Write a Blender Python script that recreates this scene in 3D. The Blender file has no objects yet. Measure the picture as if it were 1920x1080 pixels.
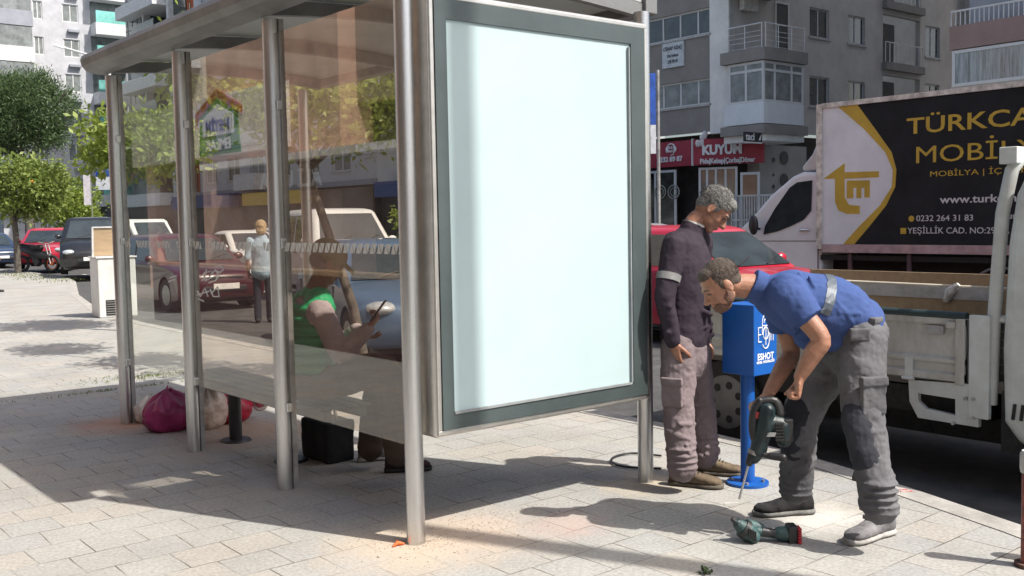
import bpy, bmesh, math, random
import numpy as np
from mathutils import Vector, Matrix, noise
random.seed(7); rng = np.random.default_rng(7)
sc = bpy.context.scene; COL = sc.collection
PI = math.pi; UPZ = Vector((0,0,1))
# ---------------------------------------------------------------- camera
CAM = Vector((-2.66298, -3.98066, 1.5344)); FPX = 1905.87
yaw, pitch, roll = 0.88073, 0.06777, -0.01861
_f = Vector((math.cos(pitch)*math.cos(yaw), math.cos(pitch)*math.sin(yaw), -math.sin(pitch)))
_r = Vector((math.sin(yaw), -math.cos(yaw), 0)); _u = _r.cross(_f)
CR = _r*math.cos(roll)+_u*math.sin(roll); CU = -_r*math.sin(roll)+_u*math.cos(roll); CF = _f
cam = bpy.data.cameras.new("camera"); cam.sensor_width = 36; cam.lens = 36*FPX/1920
cam.clip_start = 0.05; cam.clip_end = 3000
co = bpy.data.objects.new("camera", cam); COL.objects.link(co)
co.matrix_world = Matrix(((CR.x, CU.x, -CF.x, CAM.x), (CR.y, CU.y, -CF.y, CAM.y), (CR.z, CU.z, -CF.z, CAM.z), (0, 0, 0, 1)))
sc.camera = co
# ---------------------------------------------------------------- sky, sun, exposure
SUNV = Vector((.316, -.70, 1)).normalized()
sel = math.asin(SUNV.z)
w = bpy.data.worlds.new("World"); sc.world = w; w.use_nodes = True
nt = w.node_tree; bg = nt.nodes["Background"]
sky = nt.nodes.new("ShaderNodeTexSky"); sky.sky_type = 'NISHITA'; sky.sun_disc = False
sky.sun_elevation = sel; sky.sun_rotation = math.atan2(SUNV.x, SUNV.y)
sky.altitude = 0; sky.air_density = 1.0; sky.dust_density = 4.0; sky.ozone_density = 1.0
nt.links.new(sky.outputs[0], bg.inputs[0]); bg.inputs[1].default_value = 0.15
sl = bpy.data.lights.new("sun", 'SUN'); sl.energy = 5.0; sl.angle = math.radians(.55); sl.color = (1, .95, .87)
so = bpy.data.objects.new("sun", sl); COL.objects.link(so); so.rotation_euler = SUNV.to_track_quat('Z', 'Y').to_euler()
so.location = (0, 0, 30)
sc.view_settings.view_transform = 'Standard'; sc.view_settings.look = 'None'
sc.view_settings.exposure = 0.38; sc.view_settings.gamma = 1; sc.view_settings.use_curve_mapping = False
sc.cycles.max_bounces = 8; sc.cycles.transparent_max_bounces = 16; sc.cycles.glossy_bounces = 4
sc.cycles.caustics_reflective = False; sc.cycles.caustics_refractive = False

# ---------------------------------------------------------------- helpers
def ray(u, v):
    return CF + CR*((u-960)/FPX) - CU*((v-540)/FPX)
def at(u, v, D):            # point seen at pixel (u,v) of the 1920 picture, D metres ahead
    return CAM + ray(u, v)*D
def gp(u, v, z=0.):
    d = ray(u, v); return CAM + d*((z-CAM.z)/d.z)
def onx(u, v, x):
    d = ray(u, v); return CAM + d*((x-CAM.x)/d.x)
def ony(u, v, y):
    d = ray(u, v); return CAM + d*((y-CAM.y)/d.y)

def tag(o, label=None, cat=None, group=None, kind=None):
    if label: o['label'] = label
    if cat: o['category'] = cat
    if group: o['group'] = group
    if kind: o['kind'] = kind
    return o
def thing(name, loc, label, cat, group=None, rz=0.):
    o = bpy.data.objects.new(name, None); COL.objects.link(o); o.empty_display_size = .2
    o.location = loc; o.rotation_euler = (0, 0, rz)
    return tag(o, label, cat, group)
def root_matrix(o):
    m = Matrix.Identity(4)
    while o is not None:
        m = Matrix.LocRotScale(o.location, o.rotation_euler, o.scale) @ m; o = o.parent
    return m
def copy_tree(o, parent=None):
    c = o.copy(); COL.objects.link(c); c.parent = parent
    for ch in [x for x in COL.objects if x.parent == o]: copy_tree(ch, c)
    return c

class MB:
    def __init__(s): s.v = []; s.f = []; s.sm = []; s.mi = []; s.cur = 0
    def add(s, vs, fs, smooth=False):
        n = len(s.v); s.v += [Vector(x) for x in vs]
        for f in fs: s.f.append([n+i for i in f]); s.sm.append(smooth); s.mi.append(s.cur)
    def box(s, a, b, M=None):
        x0, y0, z0 = [min(p, q) for p, q in zip(a, b)]; x1, y1, z1 = [max(p, q) for p, q in zip(a, b)]
        vs = [Vector(p) for p in ((x0,y0,z0),(x1,y0,z0),(x1,y1,z0),(x0,y1,z0),(x0,y0,z1),(x1,y0,z1),(x1,y1,z1),(x0,y1,z1))]
        if M: vs = [M @ p for p in vs]
        s.add(vs, [(0,3,2,1),(4,5,6,7),(0,1,5,4),(1,2,6,5),(2,3,7,6),(3,0,4,7)])
        return s
    def obox(s, c, ax, ay, az, hx, hy, hz):     # oriented box, centre and half sizes
        M = Matrix(((ax.x, ay.x, az.x, c[0]), (ax.y, ay.y, az.y, c[1]), (ax.z, ay.z, az.z, c[2]), (0,0,0,1)))
        return s.box((-hx,-hy,-hz), (hx,hy,hz), M)
    def ring_loft(s, rings, cap=True, smooth=True, closed=False):
        n = len(rings[0]); vs = [p for r in rings for p in r]; fs = []
        m = len(rings)
        for i in range(m if closed else m-1):
            for j in range(n):
                a = i*n+j; b = i*n+(j+1) % n; c = ((i+1) % m)*n+(j+1) % n; d = ((i+1) % m)*n+j
                fs.append((a, b, c, d))
        s.add(vs, fs, smooth)
        if cap and not closed:
            s.add(rings[0], [tuple(range(n))[::-1]], False); s.add(rings[-1], [tuple(range(n))], False)
        return s
    def cyl(s, p0, p1, r0, r1=None, n=20, smooth=True, cap=True):
        p0 = Vector(p0); p1 = Vector(p1); r1 = r0 if r1 is None else r1
        d = (p1-p0).normalized(); a = d.orthogonal().normalized(); b = d.cross(a)
        rg = [[p+(a*math.cos(2*PI*i/n)+b*math.sin(2*PI*i/n))*r for i in range(n)] for p, r in ((p0, r0), (p1, r1))]
        return s.ring_loft(rg, cap, smooth)
    def tube(s, pts, r, n=8, smooth=True, side=None, cap=True):
        pts = [Vector(p) for p in pts]; rings = []; a = None
        for i, p in enumerate(pts):
            d = (pts[min(i+1, len(pts)-1)]-pts[max(i-1, 0)]).normalized()
            if side is not None: a = (side-d*side.dot(d)).normalized()
            elif a is None: a = d.orthogonal().normalized()
            else: a = (a-d*a.dot(d)).normalized()
            b = d.cross(a); rr = r[i] if isinstance(r, (list, tuple)) else r
            ra, rb = rr if isinstance(rr, (list, tuple)) else (rr, rr)
            rings.append([p+a*(math.cos(2*PI*k/n)*ra)+b*(math.sin(2*PI*k/n)*rb) for k in range(n)])
        return s.ring_loft(rings, cap, smooth)
    def limb(s, pts, r, n=20, side=None):     # tube with rounded ends and interpolated joints
        P = [Vector(p) for p in pts]; Rr = [x if isinstance(x, (list, tuple)) else (x, x) for x in r]
        Q = []; RR = []
        for i in range(len(P)-1):
            for t in (0, .25, .5, .75):
                q = P[i].lerp(P[i+1], t)
                # Catmull-Rom
                a = P[max(i-1, 0)]; b = P[i]; c = P[i+1]; d = P[min(i+2, len(P)-1)]
                q = 0.5*((2*b)+(c-a)*t+(2*a-5*b+4*c-d)*t*t+(3*b-a-3*c+d)*t**3)
                Q.append(q); RR.append(tuple(Rr[i][k]*(1-t)+Rr[i+1][k]*t for k in (0, 1)))
        Q.append(P[-1]); RR.append(Rr[-1])
        d0 = (Q[0]-Q[1]).normalized(); d1 = (Q[-1]-Q[-2]).normalized()
        pre = [(Q[0]+d0*min(RR[0])*math.sin(t), tuple(x*math.cos(t) for x in RR[0])) for t in (1.5, 1.1, .7, .35)]
        post = [(Q[-1]+d1*min(RR[-1])*math.sin(t), tuple(x*math.cos(t) for x in RR[-1])) for t in (.35, .7, 1.1, 1.5)]
        allp = pre+list(zip(Q, RR))+post
        return s.tube([x[0] for x in allp], [x[1] for x in allp], n, True, side)
    def ell(s, c, r, M=None, nu=16, nv=10):
        c = Vector(c); vs = []; fs = []
        for j in range(1, nv):
            t = PI*j/nv
            for i in range(nu):
                q = Vector((r[0]*math.sin(t)*math.cos(2*PI*i/nu), r[1]*math.sin(t)*math.sin(2*PI*i/nu), r[2]*math.cos(t)))
                vs.append(c+(M @ q if M else q))
        top = len(vs); q = Vector((0, 0, r[2])); vs.append(c+(M @ q if M else q)); vs.append(c-(M @ q if M else q))
        for j in range(nv-2):
            for i in range(nu):
                a = j*nu+i; b = j*nu+(i+1) % nu; fs.append((a, a+nu, b+nu, b))
        for i in range(nu):
            fs.append((top, i, (i+1) % nu)); fs.append((top+1, (nv-2)*nu+(i+1) % nu, (nv-2)*nu+i))
        s.add(vs, fs, True); return s
    def prism(s, poly, h0, h1, fr, smooth=False):   # poly 2D -> fr(x,y,h)
        n = len(poly)
        a = [Vector(fr(x, y, h0)) for x, y in poly]; b = [Vector(fr(x, y, h1)) for x, y in poly]
        s.add(a+b, [tuple(range(n))[::-1], tuple(range(n, 2*n))]+[(i, (i+1) % n, n+(i+1) % n, n+i) for i in range(n)], smooth)
        return s
    def quad(s, a, b, c, d): s.add([a, b, c, d], [(0, 1, 2, 3)]); return s
    def mesh(s, name, mats, M=None, fix=True):
        me = bpy.data.meshes.new(name)
        vs = [(M @ p) if M else p for p in s.v]
        me.from_pydata([tuple(p) for p in vs], [], s.f)
        for m in (mats if isinstance(mats, (list, tuple)) else [mats]): me.materials.append(m)
        me.polygons.foreach_set("use_smooth", s.sm); me.polygons.foreach_set("material_index", s.mi)
        if fix:
            bm = bmesh.new(); bm.from_mesh(me); bmesh.ops.recalc_face_normals(bm, faces=bm.faces); bm.to_mesh(me); bm.free()
        me.update(); return me
    def build(s, name, mats, parent=None, world=True, bevel=0, fix=True, segs=2):
        M = root_matrix(parent).inverted() if (parent and world) else None
        me = s.mesh(name, mats, M, fix)
        o = bpy.data.objects.new(name, me); COL.objects.link(o); o.parent = parent
        if bevel:
            b = o.modifiers.new("bevel", 'BEVEL'); b.width = bevel; b.segments = segs; b.limit_method = 'ANGLE'; b.angle_limit = math.radians(40)
            b.harden_normals = False
        return o

def fuse(mb, name, mat, parent, voxel=.006, smooth=4, disp=0, dscale=.08, world=True, disp2=0):
    """union of overlapping closed shapes as one continuous skin"""
    M = root_matrix(parent).inverted() if (parent and world) else None
    me = mb.mesh(name+"_t", mat, M, True)
    o = bpy.data.objects.new(name, me); COL.objects.link(o)
    m = o.modifiers.new("r", 'REMESH'); m.mode = 'VOXEL'; m.voxel_size = voxel; m.use_smooth_shade = True
    if smooth:
        m = o.modifiers.new("s", 'SMOOTH'); m.factor = .5; m.iterations = smooth
    for dd, sc_ in ((disp, dscale), (disp2, dscale*.35)):
        if dd:
            t = bpy.data.textures.new("t", 'CLOUDS'); t.noise_scale = sc_; t.noise_depth = 2
            m = o.modifiers.new("d", 'DISPLACE'); m.texture = t; m.strength = dd; m.mid_level = .5; m.texture_coords = 'LOCAL'
    dg = bpy.context.evaluated_depsgraph_get(); dg.update()
    me2 = bpy.data.meshes.new_from_object(o.evaluated_get(dg), depsgraph=dg); me2.name = name
    o.modifiers.clear(); o.data = me2; bpy.data.meshes.remove(me)
    if not me2.materials: me2.materials.append(mat)
    me2.polygons.foreach_set("use_smooth", [True]*len(me2.polygons))
    o.parent = parent
    return o

_font = None
def text_mb(txt, size, fr, depth=.004, align='CENTER', bold=0., sx=1., mb=None):
    """text as mesh; fr(x,y,h) maps text plane to the world"""
    cu = bpy.data.curves.new("t", 'FONT'); cu.body = txt; cu.size = size; cu.align_x = align; cu.align_y = 'CENTER'
    cu.offset = bold; cu.extrude = depth/2; cu.resolution_u = 3
    o = bpy.data.objects.new("t", cu); COL.objects.link(o)
    dg = bpy.context.evaluated_depsgraph_get(); dg.update()
    me = bpy.data.meshes.new_from_object(o.evaluated_get(dg), depsgraph=dg)
    mb = mb or MB(); n = len(mb.v)
    for v in me.vertices: mb.v.append(Vector(fr(v.co.x*sx, v.co.y, v.co.z+depth/2)))
    for p in me.polygons: mb.f.append([n+i for i in p.vertices]); mb.sm.append(False); mb.mi.append(mb.cur)
    bpy.data.objects.remove(o); bpy.data.meshes.remove(me); bpy.data.curves.remove(cu)
    return mb

# ---------------------------------------------------------------- materials
def mat(name, col, rough=.6, metal=0., var=.12, scale=6., bump=0., bscale=80., spec=.5, coat=0., col2=None, stretch=None, emis=0.):
    m = bpy.data.materials.new(name); m.use_nodes = True; t = m.node_tree; N = t.nodes; L = t.links
    b = N["Principled BSDF"]; b.inputs["Roughness"].default_value = rough; b.inputs["Metallic"].default_value = metal
    b.inputs["Specular IOR Level"].default_value = spec; b.inputs["Coat Weight"].default_value = coat
    tc = N.new("ShaderNodeTexCoord"); src = tc.outputs["Object"]
    if stretch:
        mp = N.new("ShaderNodeMapping"); mp.inputs["Scale"].default_value = stretch; L.new(src, mp.inputs[0]); src = mp.outputs[0]
    nz = N.new("ShaderNodeTexNoise"); nz.inputs["Scale"].default_value = scale; nz.inputs["Detail"].default_value = 6; nz.inputs["Roughness"].default_value = .65
    L.new(src, nz.inputs["Vector"])
    mx = N.new("ShaderNodeMix"); mx.data_type = 'RGBA'
    c2 = col2 or tuple(max(0, c*(1-2*var)) for c in col)
    c1 = tuple(min(1, c*(1+var)) for c in col) if not col2 else col
    mx.inputs[6].default_value = (*c1, 1); mx.inputs[7].default_value = (*c2, 1)
    rp = N.new("ShaderNodeMapRange"); rp.inputs[1].default_value = .35; rp.inputs[2].default_value = .68
    L.new(nz.outputs[0], rp.inputs[0]); L.new(rp.outputs[0], mx.inputs[0]); L.new(mx.outputs[2], b.inputs["Base Color"])
    if bump:
        n2 = N.new("ShaderNodeTexNoise"); n2.inputs["Scale"].default_value = bscale; n2.inputs["Detail"].default_value = 4
        L.new(src, n2.inputs["Vector"])
        bp = N.new("ShaderNodeBump"); bp.inputs["Strength"].default_value = bump; bp.inputs["Distance"].default_value = .01
        L.new(n2.outputs[0], bp.inputs["Height"]); L.new(bp.outputs[0], b.inputs["Normal"])
    if emis:
        L.new(mx.outputs[2], b.inputs["Emission Color"]); b.inputs["Emission Strength"].default_value = emis
    return m
def glass_mat(name, tint, ior=1.5, dirt=.04, dirtcol=(.6,.6,.58)):
    m = bpy.data.materials.new(name); m.use_nodes = True; t = m.node_tree; N = t.nodes; L = t.links; N.clear()
    out = N.new("ShaderNodeOutputMaterial"); tr = N.new("ShaderNodeBsdfTransparent"); tr.inputs[0].default_value = (*tint, 1)
    gl = N.new("ShaderNodeBsdfGlossy"); gl.inputs["Roughness"].default_value = .0; gl.inputs[0].default_value = (1, 1, 1, 1)
    fr = N.new("ShaderNodeFresnel"); fr.inputs[0].default_value = ior
    mx = N.new("ShaderNodeMixShader"); ge = N.new("ShaderNodeNewGeometry"); iv = N.new("ShaderNodeMath"); iv.operation = 'SUBTRACT'; iv.inputs[0].default_value = 1; L.new(ge.outputs["Backfacing"], iv.inputs[1])
    mf = N.new("ShaderNodeMath"); mf.operation = 'MULTIPLY'; L.new(fr.outputs[0], mf.inputs[0]); L.new(iv.outputs[0], mf.inputs[1]); L.new(mf.outputs[0], mx.inputs[0]); L.new(tr.outputs[0], mx.inputs[1]); L.new(gl.outputs[0], mx.inputs[2])
    df = N.new("ShaderNodeBsdfDiffuse"); df.inputs[0].default_value = (*dirtcol, 1)
    tc = N.new("ShaderNodeTexCoord"); nz = N.new("ShaderNodeTexNoise"); nz.inputs["Scale"].default_value = 3; nz.inputs["Detail"].default_value = 8
    L.new(tc.outputs["Object"], nz.inputs["Vector"])
    mr = N.new("ShaderNodeMapRange"); mr.inputs[1].default_value = .35; mr.inputs[2].default_value = .8; mr.inputs[3].default_value = dirt*.4; mr.inputs[4].default_value = dirt*2
    L.new(nz.outputs[0], mr.inputs[0])
    m2 = N.new("ShaderNodeMixShader"); L.new(mr.outputs[0], m2.inputs[0]); L.new(mx.outputs[0], m2.inputs[1]); L.new(df.outputs[0], m2.inputs[2])
    L.new(m2.outputs[0], out.inputs[0]); return m
def dark_glass(name, col=(.02,.025,.028), rough=.03, spec=.9):
    return mat(name, col, rough, 0, .2, 2., spec=spec)

STEEL = mat("brushed steel", (.64,.645,.65), .27, 1., .08, 3., .15, 300, stretch=(6, 6, .5))
STEELD = mat("dull steel", (.42,.41,.40), .5, .7, .2, 5., .2, 120)
ROOFG = mat("grey painted roof metal", (.20,.205,.205), .5, .3, .15, 3., .1, 60)
PANELG = mat("grey green frame paint", (.075,.098,.10), .38, .2, .10, 2., .05, 200)
ALU = mat("pale aluminium", (.62,.61,.58), .35, .85, .08, 8., stretch=(1, 1, 1))
WHITEF = mat("white backlit film", (.43,.545,.565), .65, 0, .03, 1.5, spec=.15)
BLACKR = mat("black rubber", (.018,.018,.018), .75, 0, .3, 20, .3, 90)
PLASTIC_BLK = mat("black plastic", (.022,.022,.024), .45, 0, .2, 12, .1, 100)
CHROME = mat("chrome", (.8,.8,.8), .12, 1, .05)
GLASSC = glass_mat("clear shelter glass", (.93,.95,.92), 1.9, .025)
GLASSB = glass_mat("bronzed shelter glass", (.83,.79,.74), 2.0, .03, (.5,.45,.4))
CARGL = dark_glass("car window glass", (.03,.04,.045), .03)
BLDGL = dark_glass("window glass", (.055,.06,.058), .06)
# ================================================================ the ground
def pavement_mat():
    m = bpy.data.materials.new("paving stones"); m.use_nodes = True; t = m.node_tree; N = t.nodes; L = t.links
    b = N["Principled BSDF"]; b.inputs["Roughness"].default_value = .85; b.inputs["Specular IOR Level"].default_value = .25
    tc = N.new("ShaderNodeTexCoord"); mp = N.new("ShaderNodeMapping"); mp.inputs["Location"].default_value = (.195, -.14, 0)
    L.new(tc.outputs["Object"], mp.inputs[0])
    wn = N.new("ShaderNodeTexNoise"); wn.inputs["Scale"].default_value = 1.7; wn.inputs["Detail"].default_value = 2
    L.new(mp.outputs[0], wn.inputs["Vector"])
    wa = N.new("ShaderNodeMix"); wa.data_type = 'RGBA'; wa.blend_type = 'LINEAR_LIGHT'; wa.inputs[0].default_value = .018
    L.new(mp.outputs[0], wa.inputs[6]); L.new(wn.outputs["Color"], wa.inputs[7])
    br = N.new("ShaderNodeTexBrick"); br.offset = .5; br.offset_frequency = 2; br.squash = 1
    br.inputs["Scale"].default_value = 1; br.inputs["Brick Width"].default_value = .25; br.inputs["Row Height"].default_value = .26
    br.inputs["Mortar Size"].default_value = .0038; br.inputs["Mortar Smooth"].default_value = .3; br.inputs["Bias"].default_value = 0
    br.inputs["Color1"].default_value = (0, 0, 0, 1); br.inputs["Color2"].default_value = (1, 1, 1, 1); br.inputs["Mortar"].default_value = (.5, .5, .5, 1)
    L.new(wa.outputs[2], br.inputs["Vector"])
    cr = N.new("ShaderNodeValToRGB"); e = cr.color_ramp.elements
    e[0].position = 0; e[0].color = (.345, .338, .318, 1); e[1].position = 1; e[1].color = (.372, .350, .315, 1)
    for p, c in ((.3, (.356, .350, .325, 1)), (.6, (.335, .335, .325, 1)), (.8, (.366, .350, .320, 1))):
        x = e.new(p); x.color = c
    L.new(br.outputs["Color"], cr.inputs[0])
    # grime and fine grain
    n1 = N.new("ShaderNodeTexNoise"); n1.inputs["Scale"].default_value = 1.1; n1.inputs["Detail"].default_value = 8; n1.inputs["Roughness"].default_value = .7
    n2 = N.new("ShaderNodeTexNoise"); n2.inputs["Scale"].default_value = 55; n2.inputs["Detail"].default_value = 5
    L.new(tc.outputs["Object"], n1.inputs["Vector"]); L.new(tc.outputs["Object"], n2.inputs["Vector"])
    g1 = N.new("ShaderNodeMapRange"); g1.inputs[1].default_value = .3; g1.inputs[2].default_value = .75; g1.inputs[3].default_value = 1.10; g1.inputs[4].default_value = .76
    g2 = N.new("ShaderNodeMapRange"); g2.inputs[1].default_value = .3; g2.inputs[2].default_value = .7; g2.inputs[3].default_value = .80; g2.inputs[4].default_value = 1.13
    L.new(n1.outputs[0], g1.inputs[0]); L.new(n2.outputs[0], g2.inputs[0])
    mu = N.new("ShaderNodeMath"); mu.operation = 'MULTIPLY'; L.new(g1.outputs[0], mu.inputs[0]); L.new(g2.outputs[0], mu.inputs[1])
    vm = N.new("ShaderNodeVectorMath"); vm.operation = 'SCALE'; L.new(cr.outputs[0], vm.inputs[0]); L.new(mu.outputs[0], vm.inputs[3])
    # joints: mostly filled with sand, dark in places
    n3 = N.new("ShaderNodeTexNoise"); n3.inputs["Scale"].default_value = 3.5; n3.inputs["Detail"].default_value = 3; L.new(tc.outputs["Object"], n3.inputs["Vector"])
    j = N.new("ShaderNodeMapRange"); j.inputs[1].default_value = .40; j.inputs[2].default_value = .60; j.inputs[3].default_value = .12; j.inputs[4].default_value = 1.
    L.new(n3.outputs[0], j.inputs[0])
    jm = N.new("ShaderNodeMath"); jm.operation = 'MULTIPLY'; L.new(j.outputs[0], jm.inputs[0]); L.new(br.outputs["Fac"], jm.inputs[1])
    jx = N.new("ShaderNodeMix"); jx.data_type = 'RGBA'; L.new(jm.outputs[0], jx.inputs[0]); L.new(vm.outputs[0], jx.inputs[6]); jx.inputs[7].default_value = (.105, .088, .068, 1)
    vo = N.new("ShaderNodeTexVoronoi"); vo.inputs["Scale"].default_value = 2.3; vo.inputs["Randomness"].default_value = 1; L.new(tc.outputs["Object"], vo.inputs["Vector"])
    gs = N.new("ShaderNodeMapRange"); gs.inputs[1].default_value = .028; gs.inputs[2].default_value = .045; gs.inputs[3].default_value = .5; gs.inputs[4].default_value = 0; L.new(vo.outputs["Distance"], gs.inputs[0])
    gm = N.new("ShaderNodeMix"); gm.data_type = 'RGBA'; L.new(gs.outputs[0], gm.inputs[0]); L.new(jx.outputs[2], gm.inputs[6]); gm.inputs[7].default_value = (.15, .14, .125, 1)
    # mortar dust and red brick dust trodden round the post feet
    prev = gm.outputs[2]
    for (x, y, r, col, k) in ((0,0,.55,(.47,.39,.30),.8), (.35,-.05,.5,(.46,.36,.29),.45), (0,4.02,.55,(.46,.24,.15),.75), (0,2.68,.42,(.42,.36,.30),.7),
                              (.55,3.0,.7,(.45,.26,.17),.5), (0,1.34,.42,(.40,.38,.35),.65), (1.6,0,.35,(.5,.43,.33),.7), (1.7,-1.05,.33,(.62,.60,.56),.55), (.75,-.28,.25,(.44,.30,.26),.4)):
        dn = N.new("ShaderNodeVectorMath"); dn.operation = 'DISTANCE'; dn.inputs[1].default_value = (x, y, 0)
        ad = N.new("ShaderNodeMix"); ad.data_type = 'RGBA'; ad.blend_type = 'LINEAR_LIGHT'; ad.inputs[0].default_value = .30
        nn = N.new("ShaderNodeTexNoise"); nn.inputs["Scale"].default_value = 4.5; nn.inputs["Detail"].default_value = 8; nn.inputs["Roughness"].default_value = .75
        L.new(tc.outputs["Object"], nn.inputs["Vector"]); L.new(tc.outputs["Object"], ad.inputs[6]); L.new(nn.outputs["Color"], ad.inputs[7])
        sx = N.new("ShaderNodeVectorMath"); sx.operation = 'MULTIPLY'; sx.inputs[1].default_value = (1, 1, 0); L.new(ad.outputs[2], sx.inputs[0]); L.new(sx.outputs[0], dn.inputs[0])
        mr = N.new("ShaderNodeMapRange"); mr.inputs[1].default_value = r*.25; mr.inputs[2].default_value = r; mr.inputs[3].default_value = k; mr.inputs[4].default_value = 0
        L.new(dn.outputs["Value"], mr.inputs[0])
        mm = N.new("ShaderNodeMix"); mm.data_type = 'RGBA'; L.new(mr.outputs[0], mm.inputs[0]); L.new(prev, mm.inputs[6]); mm.inputs[7].default_value = (*col, 1); prev = mm.outputs[2]
    L.new(prev, b.inputs["Base Color"])
    ht = N.new("ShaderNodeMath"); ht.operation = 'MULTIPLY_ADD'; ht.inputs[1].default_value = -1.2; L.new(br.outputs["Fac"], ht.inputs[0]); L.new(n2.outputs[0], ht.inputs[2])
    h2 = N.new("ShaderNodeMath"); h2.operation = 'MULTIPLY_ADD'; h2.inputs[1].default_value = .5; L.new(br.outputs["Color"], h2.inputs[0]); L.new(ht.outputs[0], h2.inputs[2])
    bp = N.new("ShaderNodeBump"); bp.inputs["Strength"].default_value = .5; bp.inputs["Distance"].default_value = .006
    L.new(h2.outputs[0], bp.inputs["Height"]); L.new(bp.outputs[0], b.inputs["Normal"])
    return m
ASPH = mat("asphalt", (.088,.088,.088), .9, 0, .18, 3., .6, 140, spec=.2)
KERBM = mat("kerb concrete", (.36,.345,.32), .85, 0, .15, 5., .4, 60, spec=.2)
g = MB(); g.quad((-900,-900,-.125), (900,-900,-.125), (900,900,-.125), (-900,900,-.125)); tag(g.build("road", ASPH), kind='structure')
# kerb line: near straight by the stop, swelling out into the side road, round to the parked cars
KL = [(1.2,-5.2),(1.75,-3.2),(2.30,-1.86),(2.56,-1.10),(2.73,-.55),(2.84,-.10),(2.92,.6),(2.95,1.7),(2.97,4.),(3.0,8.),(3.05,12.),(3.3,15.),(4.4,20.),(6.1,26.),(6.9,30.),(6.9,60.),(6.9,200.)]
g = MB(); KW = .16
def inner(i):
    a = Vector(KL[max(i-1,0)]); b = Vector(KL[min(i+1,len(KL)-1)]); d = (b-a).normalized(); return Vector(KL[i])-Vector((d.y,-d.x))*KW
inn = [inner(i) for i in range(len(KL))]
poly = [(-40,-30)]+[(1.0,-30)]+[tuple(p) for p in inn]+[(-40,200)]
g.add([(x,y,0) for x,y in poly], [tuple(range(len(poly)))])
tag(g.build("pavement", pavement_mat()), kind='structure')
g = MB()
for i in range(len(KL)-1):
    a, b_, c, d = KL[i], KL[i+1], inn[i+1], inn[i]
    g.quad((*a,.004), (*b_,.004), (*c,.004), (*d,.004)); g.quad((*a,-.14), (*b_,-.14), (*b_,.004), (*a,.004))
tag(g.build("kerb", KERBM), kind='structure')
g = MB(); g.box((21.5,-40,-.14), (60,26,0)); g.box((18.5,26.,-.14), (60,240,0)); tag(g.build("far_pavement", KERBM), kind='structure')
g = MB(); g.box((12.6,-30,-.14), (13.6,150,.02)); tag(g.build("median_kerb", KERBM), kind='structure')
g = MB()
for y in np.arange(-24, 120, 6.): g.quad((8.35,y,-.121), (8.47,y,-.121), (8.47,y+3,-.121), (8.35,y+3,-.121))
tag(g.build("lane_markings", mat("road paint", (.7,.7,.68), .7)), kind='structure')

# ================================================================ the bus shelter
SH = thing("bus_shelter", (0,0,0), "steel and glass bus shelter with a long grey roof standing on the paved pavement", "bus shelter")
PY = [0., 1.34, 2.67, 4.0]; HP = 2.68
def post(x, y, r, chan):
    g = MB(); g.cyl((x,y,-.02), (x,y,HP), r, n=28); return g
# round tube posts, each back post with the channel that grips the glass
for i, y in enumerate(PY):
    r = .045
    p = post(0, y, r, 1).build("post", STEEL, SH)
    if i:
        g = MB(); g.box((.036,y-.036,.0), (.066,y-.028,HP)); g.box((.036,y+.028,.0), (.066,y+.036,HP)); g.box((.038,y-.028,.0), (.042,y+.028,HP))
        g.build("channel", STEELD, p)
        g = MB()
        for z in (.48, 1.42, 2.2): g = MB(); g.box((-.005,y-.062,z-.028), (.03,y-.034,z+.028)); g.build("glass_clamp", STEEL, p, bevel=.005)
    else:
        g = MB()
        for z in (.62, 1.33, 2.2): g = MB(); g.box((.045,.03,z-.035), (.075,.075,z+.035)); g.build("glass_clamp", STEEL, p, bevel=.005)
p = post(1.62, .02, .045, 0).build("post", STEEL, SH)
for y in (4.0,): post(1.62, y, .045, 0).build("post", STEEL, SH)
# end panel and back panels of glass
GB, GT = .455, 2.60; ETCH = mat("etched white film", (.62,.62,.60), .8, var=.05)
for i in range(3):
    y0, y1 = PY[i]+.055, PY[i+1]-.04
    g = MB(); g.box((.018,y0,GB), (.026,y1,GT))
    o = g.build("glass_panel", GLASSC if i == 2 else GLASSB, SH)
    # the etched band of triangles
    t = MB(); y = y0+.02; k = 0
    while y < y1-.05:
        if (k//4) % 3 != 1 or i == 0:
            zb, zt = 1.375, 1.425
            fresh = True; t.add([(.0175,y,zt), (.0175,y+.045,zt), (.0175,y+.0225,zb)] if k % 2 else [(.0175,y,zb), (.0175,y+.04,zb), (.0175,y+.02,zt)], [(0,1,2)])
        elif t.v: t.build("triangle_band", ETCH, o); t = MB()
        y += .029 if k % 2 else .036; k += 1
    if t.v: t.build("triangle_band", ETCH, o)
# white scribbled tag on the middle pane
g = MB(); T0 = .016
def sc_tube(pts, r=.0045):
    g.tube([(T0, p[0], p[1]) for p in pts], r, 5)
sx0, sz0 = 2.62, 1.10
def W(px, pz): q = onx(px, pz, T0); return (q.y, q.z)
for st in ([(382,512),(398,508),(392,520),(404,506),(410,516),(405,524)], [(404,500),(414,498),(419,506),(412,511),(405,507)], [(374,518),(386,512),(379,526)],
           [(385,526),(400,519),(416,514),(404,526),(392,530)], [(370,546),(376,556),(384,540),(390,556)], [(394,542),(400,556),(411,556),(408,538),(396,550)], [(372,560),(382,565)], [(370,553),(392,546)],
           [(318,521),(330,517)], [(316,528),(328,524)], [(387,505),(383,525)]):
    sc_tube([W(*q) for q in st])
g.build("scribbled_tag", mat("white marker paint", (.75,.74,.74), .6, var=.02), SH)
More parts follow.
